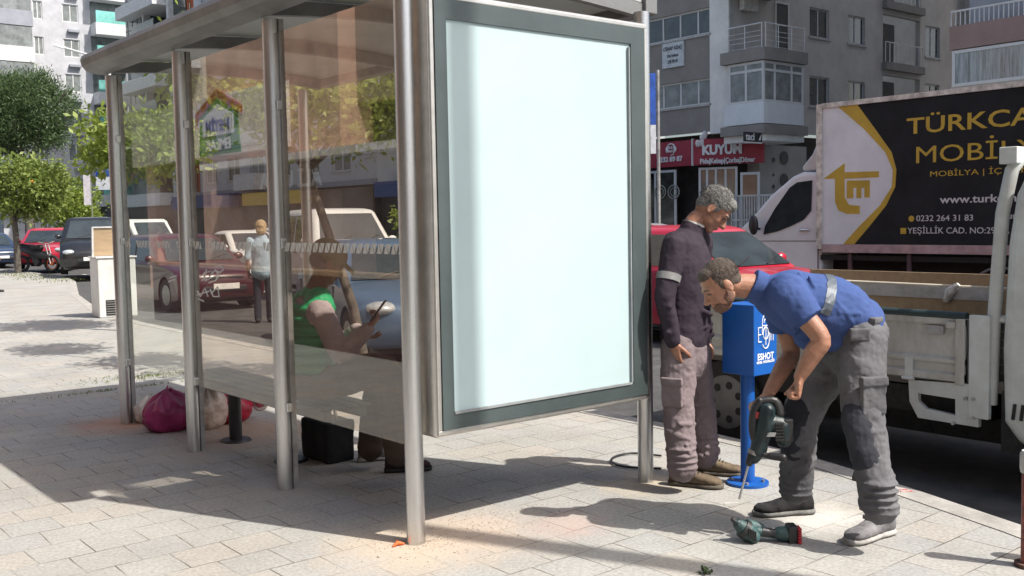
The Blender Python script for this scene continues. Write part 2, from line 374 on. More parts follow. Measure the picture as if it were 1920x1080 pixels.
# roof: curved sheet on two gutters
XN, XF, YA, YB = -.20, 1.90, .17, 4.07
g = MB()
prof = [(-.02,2.69),(-.10,2.692),(-.165,2.71),(-.195,2.745),(-.205,2.79),(-.19,2.825),(-.16,2.83),(-.11,2.82),(-.05,2.78),(-.02,2.75)]
g.prism(prof, .02, YB, lambda x,y,h: (x,h,y)); g.build("back_gutter", ROOFG, SH, bevel=.006)
g = MB(); g.box((XF-.10,YA-.02,2.72), (XF,YB,2.86)); g.build("front_fascia", ROOFG, SH, bevel=.008)
g = MB(); n = 12; top = []; bot = []
for k in range(n+1):
    x = XN+.09+(XF-.1-XN-.09)*k/n; z = 2.805+.055*math.sin(PI*k/n)
    top.append((x,z)); bot.append((x,z-.02))
g.prism(top+bot[::-1], YA+.01, YB-.01, lambda x,y,h: (x,h,y)); g.build("roof_sheet", mat("frosted roof sheet", (.45,.48,.47), .4, 0, .1, 2.), SH)
for y in (YA+.03, 1.36, 2.68, YB-.05):
    g = MB(); arc = [(XN+.16+(XF-.26-XN)*k/8, 2.70+.05*math.sin(PI*k/8)) for k in range(9)]
    g.prism(arc+[(x,z+.08) for x,z in arc[::-1]], y-.025, y+.025, lambda x,y_,h: (x,h,y_)); g.build("rafter", ROOFG, SH)
# lit advertising case between the two end posts
AD = thing("advertising_lightbox", (.76,-.0,.5), "large blank white advertising lightbox in a dark grey frame at the shelter's end", "advertising board")
ax0, ax1, az0, az1 = .065, 1.545, .505, 2.595; yf = -.10
g = MB(); g.box((ax0,yf+.012,az0), (ax1,.10,az1)); g.build("case", ALU, AD, bevel=.018, segs=3)
fw = .03
g = MB(); g.box((ax0+.012,yf,az0+.012), (ax1-.012,yf+.02,az0+.035)); g.box((ax0+.012,yf,az1-.035), (ax1-.012,yf+.02,az1-.012))
g.box((ax0+.012,yf,az0+.035), (ax0+.035,yf+.02,az1-.035)); g.box((ax1-.035,yf,az0+.035), (ax1-.012,yf+.02,az1-.035)); g.build("outer_trim", ALU, AD, bevel=.004)
wx0, wx1, wz0, wz1 = .168, 1.40, .612, 2.468
g = MB(); y0 = yf-.006
for a, b in (((ax0+.036,az0+.036),(wx0,az1-.036)), ((wx1,az0+.036),(ax1-.036,az1-.036)), ((wx0,az0+.036),(wx1,wz0)), ((wx0,wz1),(wx1,az1-.036))):
    g.box((a[0],y0,a[1]), (b[0],yf+.02,b[1]))
g.build("dark_frame", PANELG, AD)
g = MB(); g.box((wx0-.004,yf+.004,wz0-.004), (wx1+.004,yf+.01,wz1+.004)); g.build("white_display", WHITEF, AD)
g = MB()
for x in (wx1-.022,): g.box((x,yf-.012,wz0+.01), (x+.008,yf+.004,wz1-.02))
g.box((wx0,yf-.012,wz0), (wx1-.03,yf+.004,wz0+.012)); g.build("gasket", mat("grey gasket", (.25,.27,.28), .5), AD)

# bench in the shelter
BE = thing("bench", (.52,2.0,0), "grey metal bench on two dark pedestals inside the glass shelter", "bench")
g = MB()
for k in range(4): g.box((.20+k*.088,1.25,.43), (.275+k*.088,3.35,.452))
g.build("seat", mat("dark perforated steel", (.12,.12,.12), .5, .5, .15, 20), BE, bevel=.006)
g = MB(); g.box((.22,1.26,.37), (.27,3.34,.428)); g.box((.46,1.26,.37), (.51,3.34,.428)); g.build("seat_rail", ROOFG, BE)
for y in (1.95, 2.78):
    g = MB(); g.tube([(.35,y,0),(.35,y,.015)], [.11,.10], 20); g.cyl((.35,y,.015), (.35,y,.37), .045); g.build("pedestal", PLASTIC_BLK, BE)

# ================================================================ street furniture near the stop
# blue ticket validator box
BLUE = mat("blue enamel", (.010,.10,.40), .4, 0, .06, 4., spec=.4)
bb = gp(1402, 907)
BX = thing("ticket_box_stand", (bb.x,bb.y,0), "blue metal box on a blue pole, lettered ESHOT in white", "ticket box")
g = MB(); g.cyl((bb.x,bb.y,0), (bb.x,bb.y,.016), .118, n=36); o_ = g.build("foot_plate", BLUE, BX, bevel=.003)
g = MB()
for a in range(4): g.cyl((bb.x+.085*math.cos(a*PI/2+.6),bb.y+.085*math.sin(a*PI/2+.6),.016), (bb.x+.085*math.cos(a*PI/2+.6),bb.y+.085*math.sin(a*PI/2+.6),.028), .011, n=6)
g.build("bolt", STEELD, o_)
g = MB(); g.cyl((bb.x,bb.y,.01), (bb.x,bb.y,.66), .040, n=28); g.build("pole", BLUE, BX)
zb0, zb1 = .64, 1.035
cx, cy = bb.x+.012, bb.y-.015
hx, hy = .15, .105     # half size: x across street, y along
# body turned so that its narrow lit side faces the pavement end
g = MB(); g.box((cx-.105,cy-.10,zb0), (cx+.105,cy+.12,zb1)); g.build("box", BLUE, BX, bevel=.004)
g = MB(); pr = [(-.11,0),(.11,0),(.11,.004),(.045,.035),(-.0,.055),(-.05,.035),(-.11,.004)]
g.prism([(x,z) for x,z in pr], cx+.098, cx+.104, lambda x,z,h: (h,cy+.01+x,zb1-.002+z)); g.build("lid_tab", BLUE, BX)
WPAINT = mat("white lettering", (.82,.84,.86), .5, var=.02)
fr = lambda x,z,h: (cx+x, cy-.1005-h, (zb0+zb1)/2+z)
g = text_mb("ESHOT", .050, lambda x,y,h: fr(x,y-.095,h), .001, bold=.0012, sx=.95)
text_mb("GENEL MÜDÜRLÜĞÜ", .018, lambda x,y,h: fr(x,y-.125,h), .001, bold=.0006, sx=.95, mb=g)
def stroke(pts, r=.0034): g.tube([fr(x*1.15,z,.0006) for x,z in pts], r, 5)
# interlaced monogram in an upright oval
ov = lambda cx_, cz_, rx, rz, a0, a1: [(cx_+rx*math.cos(math.radians(a0+(a1-a0)*k/18)), cz_+rz*math.sin(math.radians(a0+(a1-a0)*k/18))) for k in range(19)]
stroke(ov(0,.095,.027,.045,0,180)); stroke([(.027,.095),(.027,-.005)]); stroke(ov(0,-.005,.027,.045,0,-150)); stroke([(-.027,.095),(-.027,.03)])
stroke(ov(0,.035,.020,.034,0,360)); stroke([(-.058,.07),(-.058,-.01)]); stroke([(-.058,.07),(-.034,.07)]); stroke([(-.058,.03),(-.038,.03)]); stroke([(-.058,-.01),(-.034,-.01)])
stroke([(.058,.075),(.058,-.01)]); stroke([(.04,.075),(.04,-.01)]); stroke([(.058,.033),(.04,.033)]); stroke([(-.02,.078),(.02,.078)]); stroke([(0,.078),(0,-.03)]); stroke(ov(0,.095,.013,.02,0,180))
g.build("white_monogram", WPAINT, BX)

# bollard at the right edge, half out of the picture
def bollard(x, y, label, lean=0):
    t = thing("bollard", (x,y,0), label, "bollard", "red kerb bollards")
    g = MB(); g.cyl((0,0,0), (0,0,.44), .035, n=24); g.build("shaft", mat("worn red paint", (.24,.07,.055), .6, 0, .35, 14., .3, 60), t, world=False)
    g = MB(); g.tube([(0,0,.41),(0,0,.43),(0,0,.49),(0,0,.505)], [.040,.044,.044,.036], 24); g.build("cap", mat("grey cap", (.48,.49,.47), .5), t, world=False, bevel=.004)
    g = MB(); g.cyl((0,0,0), (0,0,.018), .06, n=20); g.build("flange", mat("rusty flange", (.13,.07,.05), .8, 0, .4, 20), t, world=False)
b = gp(1930, 1062); bollard(b.x, b.y, "red bollard with a pale grey cap, cut by the picture's right edge")
bollard(1.98, -2.28, "red bollard beyond the right edge of the picture whose shadow reaches the kerb")
# street lamp beyond the right edge (its shadow crosses the paving and the white display)
LP = thing("street_lamp", (2.42,-4.9,0), "tall grey street lamp beside the kerb whose soft shadow crosses the paving stones", "street lamp")
g = MB(); g.tube([(2.42,-4.9,0),(2.42,-4.9,.3),(2.42,-4.9,10.8)], [.11,.10,.07], 20); g.build("pole", STEELD, LP)
g = MB(); g.tube([(2.42,-4.9,10.7),(2.9,-4.9,10.95),(4.2,-4.9,11.1)], .035, 10); g.build("arm", STEELD, LP)
g = MB(); g.box((4.1,-5.02,11.06), (4.8,-4.78,11.15)); g.build("lamp_head", ALU, LP, bevel=.02)

# loose things on the ground
def bag(name, u, v, D, w, h, col, label, seed, tie=None, rough=.35):
    t = thing(name, tuple(gp(u,v)), label, "bag", "bags of rubbish at the shelter foot") if False else None
    base = gp(u, v); rs = random.Random(seed)
    g = MB(); nu, nv = 44, 30; rings = []
    for j in range(nv+1):
        f = j/nv; z = h*f
        prof = (math.sin(PI*min(1,(f*1.02)**.62*1.0)*.98)**.55 if f < .72 else .0)
        base_r = (.80+.25*math.sin(PI*f*1.1)) if f < .55 else max(.10, (.80+.25*math.sin(PI*.6))*(1-((f-.55)/.45)**1.5*.88))
        if f < .12: base_r *= .80+.2*(f/.12)**.5
        ring = []
        for i in range(nu):
            a = 2*PI*i/nu
            q = Vector((math.cos(a)*2.1+seed, math.sin(a)*2.1, z*7))
            k = 1+.16*noise.noise(q*1.1)+.07*noise.noise(q*3.1)+.05*(math.sin(a*9+seed+4*f)*f**1.5)
            ring.append(Vector((base.x+math.cos(a)*w/2*base_r*k, base.y+math.sin(a)*w/2*base_r*k*.85, z*(1+.18*noise.noise(q*.8+Vector((9,1,2)))))))
        rings.append(ring)
    g.ring_loft(rings, True, True)
    o = g.build(name, mat(name+" film", col, rough, 0, .18, 9., .9, 26, spec=.6), None)
    return tag(o, label, "bag", None)
bag("plastic_bag", 318, 806, 0, .36, .30, (.30,.018,.115), "full magenta plastic bag slumped on the paving between two shelter posts", 1)
bag("plastic_bag", 285, 790, 0, .26, .20, (.66,.60,.55), "small white plastic bag peeping out left of the magenta bag", 5)
bag("plastic_bag", 392, 802, 0, .27, .34, (.62,.50,.42), "tall cream plastic bag standing between the magenta bag and the red bag", 3)
bag("plastic_bag", 432, 790, 0, .34, .24, (.42,.012,.04), "red plastic bag behind the cream bag, under the bench", 9)
# black shoulder bag under the seated man
q = gp(625, 862); g = MB(); g.box((q.x-.11,q.y-.10,.0), (q.x+.11,q.y+.24,.26))
BG = thing("cloth_bag", (q.x,q.y,0), "black cloth bag on the ground under the bench by the seated man's feet", "bag")
fz = fuse(g, "bag_body", mat("black cloth", (.012,.012,.014), .9, 0, .2, 30, .5, 200), BG, .02, 6, .03, .15)
g = MB(); g.tube([(q.x,q.y-.06,.25),(q.x,q.y-.03,.36),(q.x,q.y+.06,.37),(q.x,q.y+.12,.26)], .011, 8); g.build("handle", PLASTIC_BLK, BG)
# pink and white round slipper
q = gp(492, 770); SL = thing("round_cushion", (q.x,q.y,0), "pink disc with a white rim propped under the bench beside the red bag", "cushion")
c0 = at(488, 745, 8.0); g = MB(); ring = [c0+CU*.095*math.sin(a)+CR*.05*math.cos(a)*1.2 for a in np.linspace(0, 2*PI, 25)]
g.tube(ring, .016, 8); g.build("white_rim", mat("white foam", (.75,.7,.68), .8), SL)
g = MB(); g.ell(c0, (.05,.03,.085), None); g.build("pink_pad", mat("pink foam", (.55,.12,.16), .8), SL)
# an orange scrap and litter
q = gp(747, 1024); g = MB(); g.tube([(q.x-.03,q.y,.006),(q.x,q.y+.008,.014),(q.x+.03,q.y-.005,.006)], [.004,.012,.005], 6)
tag(g.build("litter_scrap", mat("orange scrap", (.75,.12,.02), .6)), "tiny orange scrap lying by the foot of the nearest shelter post", "litter")
q = gp(1322, 1076); g = MB()
for k in range(26):
    a = random.random()*6.3; r = random.random()*.03
    g.ell((q.x+r*math.cos(a),q.y+r*math.sin(a),.006+random.random()*.02), (.006,.006,.009), None, 6, 5)
tag(g.build("weed_tuft", mat("dark weed", (.03,.05,.015), .8)), "small dark green weed tuft at the bottom edge of the picture", "weed")
q = gp(1700, 923); g = MB(); g.obox((q.x,q.y,.005), Vector((.8,-.6,0)), Vector((.6,.8,0)), UPZ, .035, .007, .004); g.obox((q.x+.02,q.y+.03,.005), Vector((.6,-.8,0)), Vector((.8,.6,0)), UPZ, .02, .006, .003)
tag(g.build("wrapper_scrap", mat("red white wrapper", (.6,.1,.09), .6, 0, .1, 60, col2=(.7,.68,.65))), "red and white wrapper scrap on the paving near the kerb behind the bending man", "litter")
q = gp(1372, 945); g = MB(); g.obox((q.x,q.y,.003), Vector((.77,-.64,0)), Vector((.64,.77,0)), UPZ, .04, .006, .003)
tag(g.build("tile_chip", mat("white chip", (.7,.68,.64), .7)), "thin white chip on the paving at the tip of the drill bit", "litter")
# loose mortar grit round the near post
g = MB()
for k in range(900):
    a = random.random()*2*PI; r = abs(random.gauss(0, .32)); s_ = random.uniform(.0015, .0045)
    x, y = math.cos(a)*r+.06, math.sin(a)*r*.8-.02
    if k > 600: x, y = .45+random.gauss(0,.28), .02+random.gauss(0,.14)
    g.box((x,y,0), (x+s_,y+s_*random.uniform(.6,1.5),s_*.8), Matrix.Translation((x,y,0)) @ Matrix.Rotation(a,4,'Z') @ Matrix.Translation((-x,-y,0)))
tag(g.build("mortar_grit", mat("mortar grit", (.42,.36,.29), .9, 0, .3, 90)), kind='stuff', label="pale mortar grit scattered around the foot of the nearest post")
# grass and weeds in the joints by the far end of the shelter
g = MB()
for k in range(1500):
    if k < 700: x, y = random.gauss(1.05,.30), random.gauss(6.35,.12)
    elif k < 950: x, y = random.gauss(.5,.35), random.gauss(5.72,.03)
    else: x, y = random.gauss(6.0,.4), random.uniform(26,36)
    hgt = random.uniform(.008,.028) if k < 950 else random.uniform(.02,.06); a = random.random()*6.3; d = Vector((math.cos(a),math.sin(a),0))*(.004 if k < 950 else .015)
    g.add([(x-d.x,y-d.y,0), (x+d.x,y+d.y,0), (x+d.y*2,y+d.x*2,hgt)], [(0,1,2)])
tag(g.build("joint_grass", mat("yellowed grass", (.14,.17,.04), .8, 0, .3, 20)), kind='stuff', label="low grass growing in the paving joints")
# ================================================================ vehicles
TYRE = BLACKR; RIM = mat("wheel metal", (.42,.42,.41), .4, .7, .1, 10)
HLAMP = mat("headlight glass", (.62,.66,.68), .12, .4, .15, 18); TLAMP = mat("tail light red", (.35,.01,.012), .2, 0, .1, 10)
PLATE = mat("number plate white", (.7,.7,.68), .5)
def wheel(parent, x, y, r, w=.2, side=1, hub=RIM):
    g = MB(); g.cyl((x,y-w/2,r), (x,y+w/2,r), r, n=32); t = g.build("wheel", TYRE, parent, world=False, bevel=.02)
    yy = y+side*(w/2+.004)
    g = MB(); g.cyl((x,yy-side*.03,r), (x,yy,r), r*.66, r*.64, 28); rr = g.build("rim", hub, t, world=False)
    g = MB()
    for k in range(6):
        a = k*PI/3; c = Vector((x+math.cos(a)*r*.42,yy+side*.003,r+math.sin(a)*r*.42))
        g.cyl(c-Vector((0,.004,0)), c+Vector((0,side*.004,0)), r*.10, n=10)
    g.build("rim_hole", BLACKR, rr, world=False)
def smooth_poly(pts, k=3):
    out = []
    n = len(pts)
    for i in range(n-1):
        a, b, c, d = [Vector((*pts[max(0,min(n-1,j))],0)) for j in (i-1, i, i+1, i+2)]
        for q in range(k):
            t = q/k; p = 0.5*((2*b)+(c-a)*t+(2*a-5*b+4*c-d)*t*t+(3*b-a-3*c+d)*t**3); out.append((p.x, p.y))
    out.append(pts[-1]); return out
def car(loc, rz, paint, label, cat="car", L=4.2, Wd=1.76, H=1.48, kind='hatch', group=None, name="parked_car", detail=True):
    t = thing(name, loc, label, cat, group, rz)
    hl = L/2; r = .31 if kind != 'suv' else .35; wf, wr = hl-.82, -hl+.78
    belt = .92 if kind != 'suv' else 1.05; hood = belt-.02 if kind != 'old' else .90; gc = .20
    if kind == 'old': belt = .93
    # lower body outline
    def arch(cx):
        R_ = r+.055; z0 = gc
        a0 = math.asin((r-z0)/R_)*-1
        return [(cx+R_*math.cos(a), r+R_*math.sin(a)) for a in np.linspace(PI-a0, a0, 12)] if False else [(cx-R_*math.cos(a), r+R_*math.sin(a)) for a in np.linspace(a0, PI-a0, 13)]
    bot = [(-hl+.05,gc+.05)]+arch(wr)+arch(wf)+[(hl-.06,gc+.04)]
    nose = smooth_poly([(hl-.06,gc+.04),(hl,.42),(hl-.01,.60),(hl-.10,.74),(hl-.45,hood-.06),(hl-1.05,hood+.02),(hl-1.3,belt+.01)], 3)
    tail = {'hatch':[(-hl+.55,belt+.01),(-hl+.12,belt-.02),(-hl+.02,.70),(-hl,.48),(-hl+.05,gc+.05)], 'suv':[(-hl+.55,belt),(-hl+.10,belt-.02),(-hl+.02,.75),(-hl,.5),(-hl+.05,gc+.05)],
            'sedan':[(-hl+1.1,belt+.01),(-hl+.5,belt+.0),(-hl+.06,belt-.04),(-hl,.62),(-hl+.05,gc+.05)], 'old':[(-hl+.55,belt),(-hl+.1,belt-.02),(-hl+.02,.7),(-hl,.48),(-hl+.05,gc+.05)]}[kind]
    outl = bot+nose[1:]+smooth_poly(tail, 3)[:-1]
    g = MB(); rings = []
    for s in (-1,-.985,-.93,-.8,-.45,0,.45,.8,.93,.985,1):
        a = abs(s); ring = []
        for x, z in outl:
            k = 1-.075*a**3*(abs(x)/hl)**3-(.02 if a > .97 else 0)
            zz = z-(.05*a**5 if z > .7 else 0)
            yy = s*Wd/2*(1-.05*max(0,(z-.6))-.03*max(0,.45-z))
            ring.append((x*k, yy, zz if a < .99 else zz-(.01 if z > .7 else 0)))
        rings.append(ring)
    n = len(outl); vs = [p for rg in rings for p in rg]; fs = []
    for i in range(len(rings)-1):
        for j in range(n): fs.append((i*n+j, i*n+(j+1)%n, (i+1)*n+(j+1)%n, (i+1)*n+j))
    g.add(vs, fs, True); g.add(rings[0], [tuple(range(n))[::-1]], False); g.add(rings[-1], [tuple(range(n))], False)
    body = g.build("body", paint, t, world=False)
    # cabin
    xb0, xb1 = {'hatch':(-hl+.08,hl-1.10),'suv':(-hl+.06,hl-1.15),'sedan':(-hl+.75,hl-1.2),'old':(-hl+.1,hl-1.25)}[kind]
    xt0, xt1 = {'hatch':(-hl+.42,hl-1.85),'suv':(-hl+.35,hl-1.80),'sedan':(-hl+1.35,hl-2.0),'old':(-hl+.55,hl-1.85)}[kind]
    wb, wt = Wd/2*.965, Wd/2*.76; zb = belt-.03
    def ring(f, grow=0):
        x0 = xb0+(xt0-xb0)*f; x1 = xb1+(xt1-xb1)*f; hw = wb+(wt-wb)*f; z = zb+(H-.05-zb)*f
        return x0-grow, x1+grow, hw+grow, z
    g = MB(); rings = []
    def rrect(x0, x1, hw, z, c=.14):
        P = []
        for cx_, cy_, a0 in ((x1-c,hw-c,0),(x0+c,hw-c,90),(x0+c,-hw+c,180),(x1-c,-hw+c,270)):
            for a in (0,30,60,90): P.append((cx_+c*math.cos(math.radians(a0+a)), cy_+c*math.sin(math.radians(a0+a)), z))
        return P
    for f in (0,.5,.93): x0,x1,hw,z = ring(f); rings.append(rrect(x0,x1,hw,z))
    x0,x1,hw,z = ring(1.); rings.append(rrect(x0+.03,x1-.03,hw-.03,z)); rings.append(rrect(x0+.16,x1-.16,hw-.14,H-.015)); rings.append(rrect(x0+.4,x1-.4,hw-.3,H))
    g.ring_loft(rings, True, True); g.build("cabin", paint, t, world=False)
    e = .008
    def pt(f, end, yfrac):
        x0,x1,hw,z = ring(f, e); return Vector((x1 if end else x0, hw*yfrac, z))
    g = MB(); a = [pt(.10,1,.83), pt(.10,1,-.83), pt(.90,1,-.80), pt(.90,1,.80)]; off = Vector((.012,0,.006)); g.add([p+off for p in a]+[p-off*1.5 for p in a], [(0,1,2,3),(4,7,6,5),(0,4,5,1),(1,5,6,2),(2,6,7,3),(3,7,4,0)]); ws = g.build("windshield", CARGL, t, world=False)
    g = MB()
    for yy in (.25, -.45): p0 = pt(.12,1,yy)+off*1.6; p1 = pt(.30,1,yy+.45)+off*1.6; g.tube([p0,p1], .010, 6)
    g.build("wiper", PLASTIC_BLK, ws, world=False)
    g = MB(); a = [pt(.22,0,.80), pt(.22,0,-.80), pt(.88,0,-.76), pt(.88,0,.76)]; off = Vector((-.012,0,.006)); g.add([p+off for p in a]+[p-off*1.5 for p in a], [(0,1,2,3),(4,7,6,5),(0,4,5,1),(1,5,6,2),(2,6,7,3),(3,7,4,0)]); g.build("rear_window", CARGL, t, world=False)
    xm = (xb0+xb1)/2-.1
    for sd in (1,-1):
        for k, (ua, ub) in enumerate(((.12,.52),(.56,.90))):
            g = MB(); q = []
            for (u_, f) in ((ua,.12),(ub if k == 0 else .93,.12),(ub if k == 0 else .84,.88),(ua if k else .17,.88)):
                x0,x1,hw,z = ring(f,e); q.append(Vector((x0+(x1-x0)*u_, sd*hw, z)))
            off = Vector((0,sd*.006,0)); g.add([p+off for p in q]+[p-off*3 for p in q], [(0,1,2,3),(4,7,6,5),(0,4,5,1),(1,5,6,2),(2,6,7,3),(3,7,4,0)]); g.build("side_window", CARGL, t, world=False)
        wheel(t, wf, sd*(Wd/2-.11), r, .2, sd); wheel(t, wr, sd*(Wd/2-.11), r, .2, sd)
        g = MB(); g.ell((hl-.21,sd*Wd*.355,.68), (.19,.19,.085), Matrix.Rotation(sd*-.35,3,'Z')); g.build("headlight", HLAMP, t, world=False)
        g = MB(); g.ell((-hl+.10,sd*Wd*.42,.80), (.07,.09,.14)); g.build("tail_light", TLAMP, t, world=False)
        g = MB(); x0,x1,hw,z = ring(.12); g.ell((x1-.28,sd*(hw+.10),z+.05), (.06,.10,.07)); g.tube([(x1-.28,sd*hw,z),(x1-.28,sd*(hw+.06),z+.03)], .02, 6); g.build("side_mirror", paint, t, world=False)
        if detail:
            g = MB()
            for xx in (xm-.45, xm+.45): g.box((xx-.09,sd*(Wd/2*.975),belt-.16), (xx+.07,sd*(Wd/2+.012),belt-.135))
            g.build("door_handle", PLASTIC_BLK, t, world=False)
            g = MB(); 
            for xx in (xb1-.30, xm+.02, xm-.85): g.box((xx-.004,sd*(Wd/2*.95),gc+.12), (xx+.004,sd*(Wd/2*.9965 if xx<5 else 0),belt-.06))
            g.build("door_seam", BLACKR, t, world=False)
    g = MB(); g.box((hl-.03,-.42,.38), (hl+.006,.42,.48)); g.box((hl-.10,-.36,.60), (hl-.020,.36,.66)); g.build("grille", PLASTIC_BLK, t, world=False, bevel=.01)
    g = MB(); g.box((hl-.0,-.26,.42), (hl+.014,.26,.53)); g.build("number_plate", PLATE, t, world=False)
    g = MB(); g.box((-hl-.012,-.26,.5), (-hl+.01,.26,.61)); g.build("number_plate", PLATE, t, world=False)
    g = MB(); g.box((-hl+.15,-Wd/2+.1,gc-.03), (hl-.15,Wd/2-.1,.62)); g.build("underbody", BLACKR, t, world=False)
    return t
def paint(name, c, rough=.28, metal=.0): return mat(name, c, rough, metal, .05, 2., coat=.5)
P_RED = paint("red car paint", (.40,.018,.04)); P_BLK = paint("black car paint", (.015,.015,.017)); P_WHT = paint("white car paint", (.62,.63,.62)); P_BLU = paint("steel blue car paint", (.10,.165,.27), .3, .3)
P_SIL = paint("silver car paint", (.38,.39,.39), .35, .4); P_BLU2 = paint("dark blue car paint", (.02,.04,.09)); P_MAR = paint("maroon car paint", (.055,.008,.014))
ZR = -.12
car((4.59,7.35,ZR), math.radians(-107.5), P_BLU, "steel blue older hatchback parked at the kerb right behind the bus shelter", kind='old', L=4.3, H=1.42)
car((8.6,15.6,.0), -PI/2-.2, P_WHT, "white SUV with its windscreen toward the shelter, behind the steel blue car", kind='suv', L=4.5, Wd=1.84, H=1.84)
q = at(1345,470,14.5); car((8.0,5.0,-.06), -PI/2, P_RED, "bright red car with its bonnet showing between the two workmen", kind='hatch', L=4.3, H=1.47)
q = gp(60,512); car((8.3,36.6,.05), PI+1.15, P_RED, "red car with a sloping windscreen parked behind the thin orange tree", kind='hatch', L=4.2)
car((7.75,29.8,.10), 1.28+PI, P_BLK, "black SUV parked beside the discarded white cabinet, seen past the left end of the shelter", kind='suv', L=4.5, Wd=1.84, H=1.75)
grp = "cars in the rows beyond the shelter"
for i, (x, y, rz, pm, lb, kd) in enumerate([
    (12.0,44.5,-PI/2+.2,P_WHT,"white car between the red car and the white pickup", 'hatch'), (7.9,44.,-PI/2,P_BLU2,"dark teal car at the left edge of the picture behind the orange tree", 'sedan'),
    (10.6,24.5,-PI/2,P_WHT,"white sedan seen between the two farthest shelter posts", 'sedan'),
    (10.5,18.4,-PI/2,P_WHT,"white hatchback seen through the middle pane behind the blond woman", 'hatch'), (16.8,15.5,PI/2,P_SIL,"silver car beyond the small round tree, far side of the street", 'hatch'),
    (16.6,22.5,PI/2,P_BLU2,"dark blue car on the far side beyond the shelter's middle panes", 'sedan'), (16.8,29.,PI/2,P_SIL,"silver sedan on the far side behind the leafy kerb tree", 'sedan'),
    (5.5,16.6,-PI/2,P_MAR,"maroon car parked at the kerb by the thin tree trunk", 'hatch'), (17.,36.,PI/2,P_WHT,"white car far off at the kerb of the far side, behind the trees", 'hatch')]):
    car((x,y,ZR), rz, pm, lb, kind=kd, group=grp, detail=False)
# white pickup behind the black SUV
PU = thing("pickup_truck", (12.4,38.5,ZR), "white pickup truck with a tall square cab behind the black SUV", "pickup truck", None, -PI/2+.15)
WTRK = paint("white truck paint", (.60,.60,.57), .4)
g = MB(); pr = [(2.3,.45),(2.35,.9),(2.2,1.05),(1.3,1.15),(.7,1.85),(.5,1.93),(-.7,1.93),(-.85,1.8),(-.9,.45)]; g.prism(pr, -.88, .88, lambda x,z,h: (x,h,z)); g.build("cab", WTRK, PU, world=False, bevel=.08, segs=3)
g = MB(); g.add([(1.36,.72,1.17),(1.36,-.72,1.17),(.80,-.66,1.80),(.80,.66,1.80)], [(0,1,2,3)]); g.build("windshield", CARGL, PU, world=False)
for sd in (1,-1):
    g = MB(); g.add([(1.0,sd*.885,1.2),(.62,sd*.885,1.75),(-.55,sd*.885,1.75),(-.6,sd*.885,1.2)], [(0,1,2,3)]); g.build("side_window", CARGL, PU, world=False)
    wheel(PU, 1.5, sd*.78, .36, .22, sd); wheel(PU, -1.7, sd*.78, .36, .22, sd)
    g = MB(); g.ell((2.25,sd*.62,.82), (.08,.16,.09)); g.build("headlight", HLAMP, PU, world=False)
g = MB(); g.box((-2.7,-.86,.6),(-1.0,.86,1.1)); g.build("cargo_bed", WTRK, PU, world=False, bevel=.02)

# motor scooter by the red car
q = gp(80, 513); MO = thing("motorcycle", (7.1,33.6,-.0), "black motorcycle with an orange rimmed wheel parked in front of the red car", "motorcycle", None, 2.1)
g = MB(); g.tube([(-.62+.30*math.cos(a),0,.30+.25*math.sin(a)) for a in np.linspace(0,2*PI,25)], .05, 8); w1 = g.build("wheel", BLACKR, MO, world=False)
g = MB(); g.tube([(-.62+.21*math.cos(a),0,.30+.20*math.sin(a)) for a in np.linspace(0,2*PI,25)], .018, 8); g.cyl((-.62,-.04,.3),(-.62,.04,.3),.07); g.build("rim", mat("orange rim", (.6,.12,.03), .4), w1, world=False)
g = MB(); g.tube([(.72+.30*math.cos(a),0,.30+.25*math.sin(a)) for a in np.linspace(0,2*PI,25)], .05, 8); g.build("wheel", BLACKR, MO, world=False)
g = MB(); g.limb([(-.5,0,.55),(0,0,.62),(.35,0,.75),(.75,0,.80)], [.12,.17,.15,.06], 12); g.limb([(0,0,.35),(.1,0,.6)], [.16,.14], 12); g.build("body", PLASTIC_BLK, MO, world=False)
g = MB(); g.limb([(-.15,0,.85),(.2,0,.82),(.7,0,.93)], [.10,.12,.07], 12); g.build("saddle", BLACKR, MO, world=False)
g = MB(); g.tube([(-.62,.07,.3),(-.42,.07,.95)], .022, 6); g.tube([(-.62,-.07,.3),(-.42,-.07,.95)], .022, 6); g.tube([(-.40,-.36,1.05),(-.42,0,.97),(-.40,.36,1.05)], .02, 6); g.build("fork", STEELD, MO, world=False)

# ---------------------------------------------------------------- box truck with lettered side
X = 11.7
BT = thing("box_truck", (X,0,ZR), "white box truck whose dark side panel carries gold lettering and a gold emblem", "box truck")
pA = onx(1535,200,X); pB = onx(1535,464,X); yb = pB.y; zb, zt = pB.z, pA.z
def bp(u, v, e=0): q = onx(u, v, X); return Vector((X-e, q.y, q.z))
BOXW = mat("white box panel", (.78,.84,.86), .45, 0, .06, 1.5); GOLD = mat("gold print", (.58,.40,.045), .45, 0, .08, 3); BLKP = mat("dark print", (.024,.026,.028), .65, 0, .15, 2, spec=.15)
g = MB(); g.box((X,yb-5.6,zb), (X+2.25,yb,zt)); bxo = g.build("cargo_box", BOXW, BT)
g = MB()
for y in (yb+.0, yb-5.6): g.box((X-.03,y-.07,zb-.02), (X+2.28,y+.03,zt+.03))
g.box((X-.03,yb-5.6,zt-.035), (X+.1,yb-.07,zt+.04)); g.build("corner_trim", mat("worn trim", (.66,.65,.60), .5, .3, .25, 8), bxo)
g = MB(); g.box((X-.035,yb-5.5,zb-.075), (X+.05,yb-.08,zb+.055)); g.build("lower_rail", mat("pinkish alloy rail", (.46,.37,.38), .45, .3, .15, 5), bxo)
L_ = [(1608,205),(1640,240),(1672,285),(1681,318),(1679,350),(1662,385),(1630,425),(1602,466)]
pts = [bp(*p) for p in L_]; top = zt-.037; bt_ = zb+.057
pl = [(yb-5.4,top)]+[(pts[0].y,top)]+[(p.y,p.z) for p in pts[1:-1]]+[(pts[-1].y,bt_)]+[(yb-5.4,bt_)]
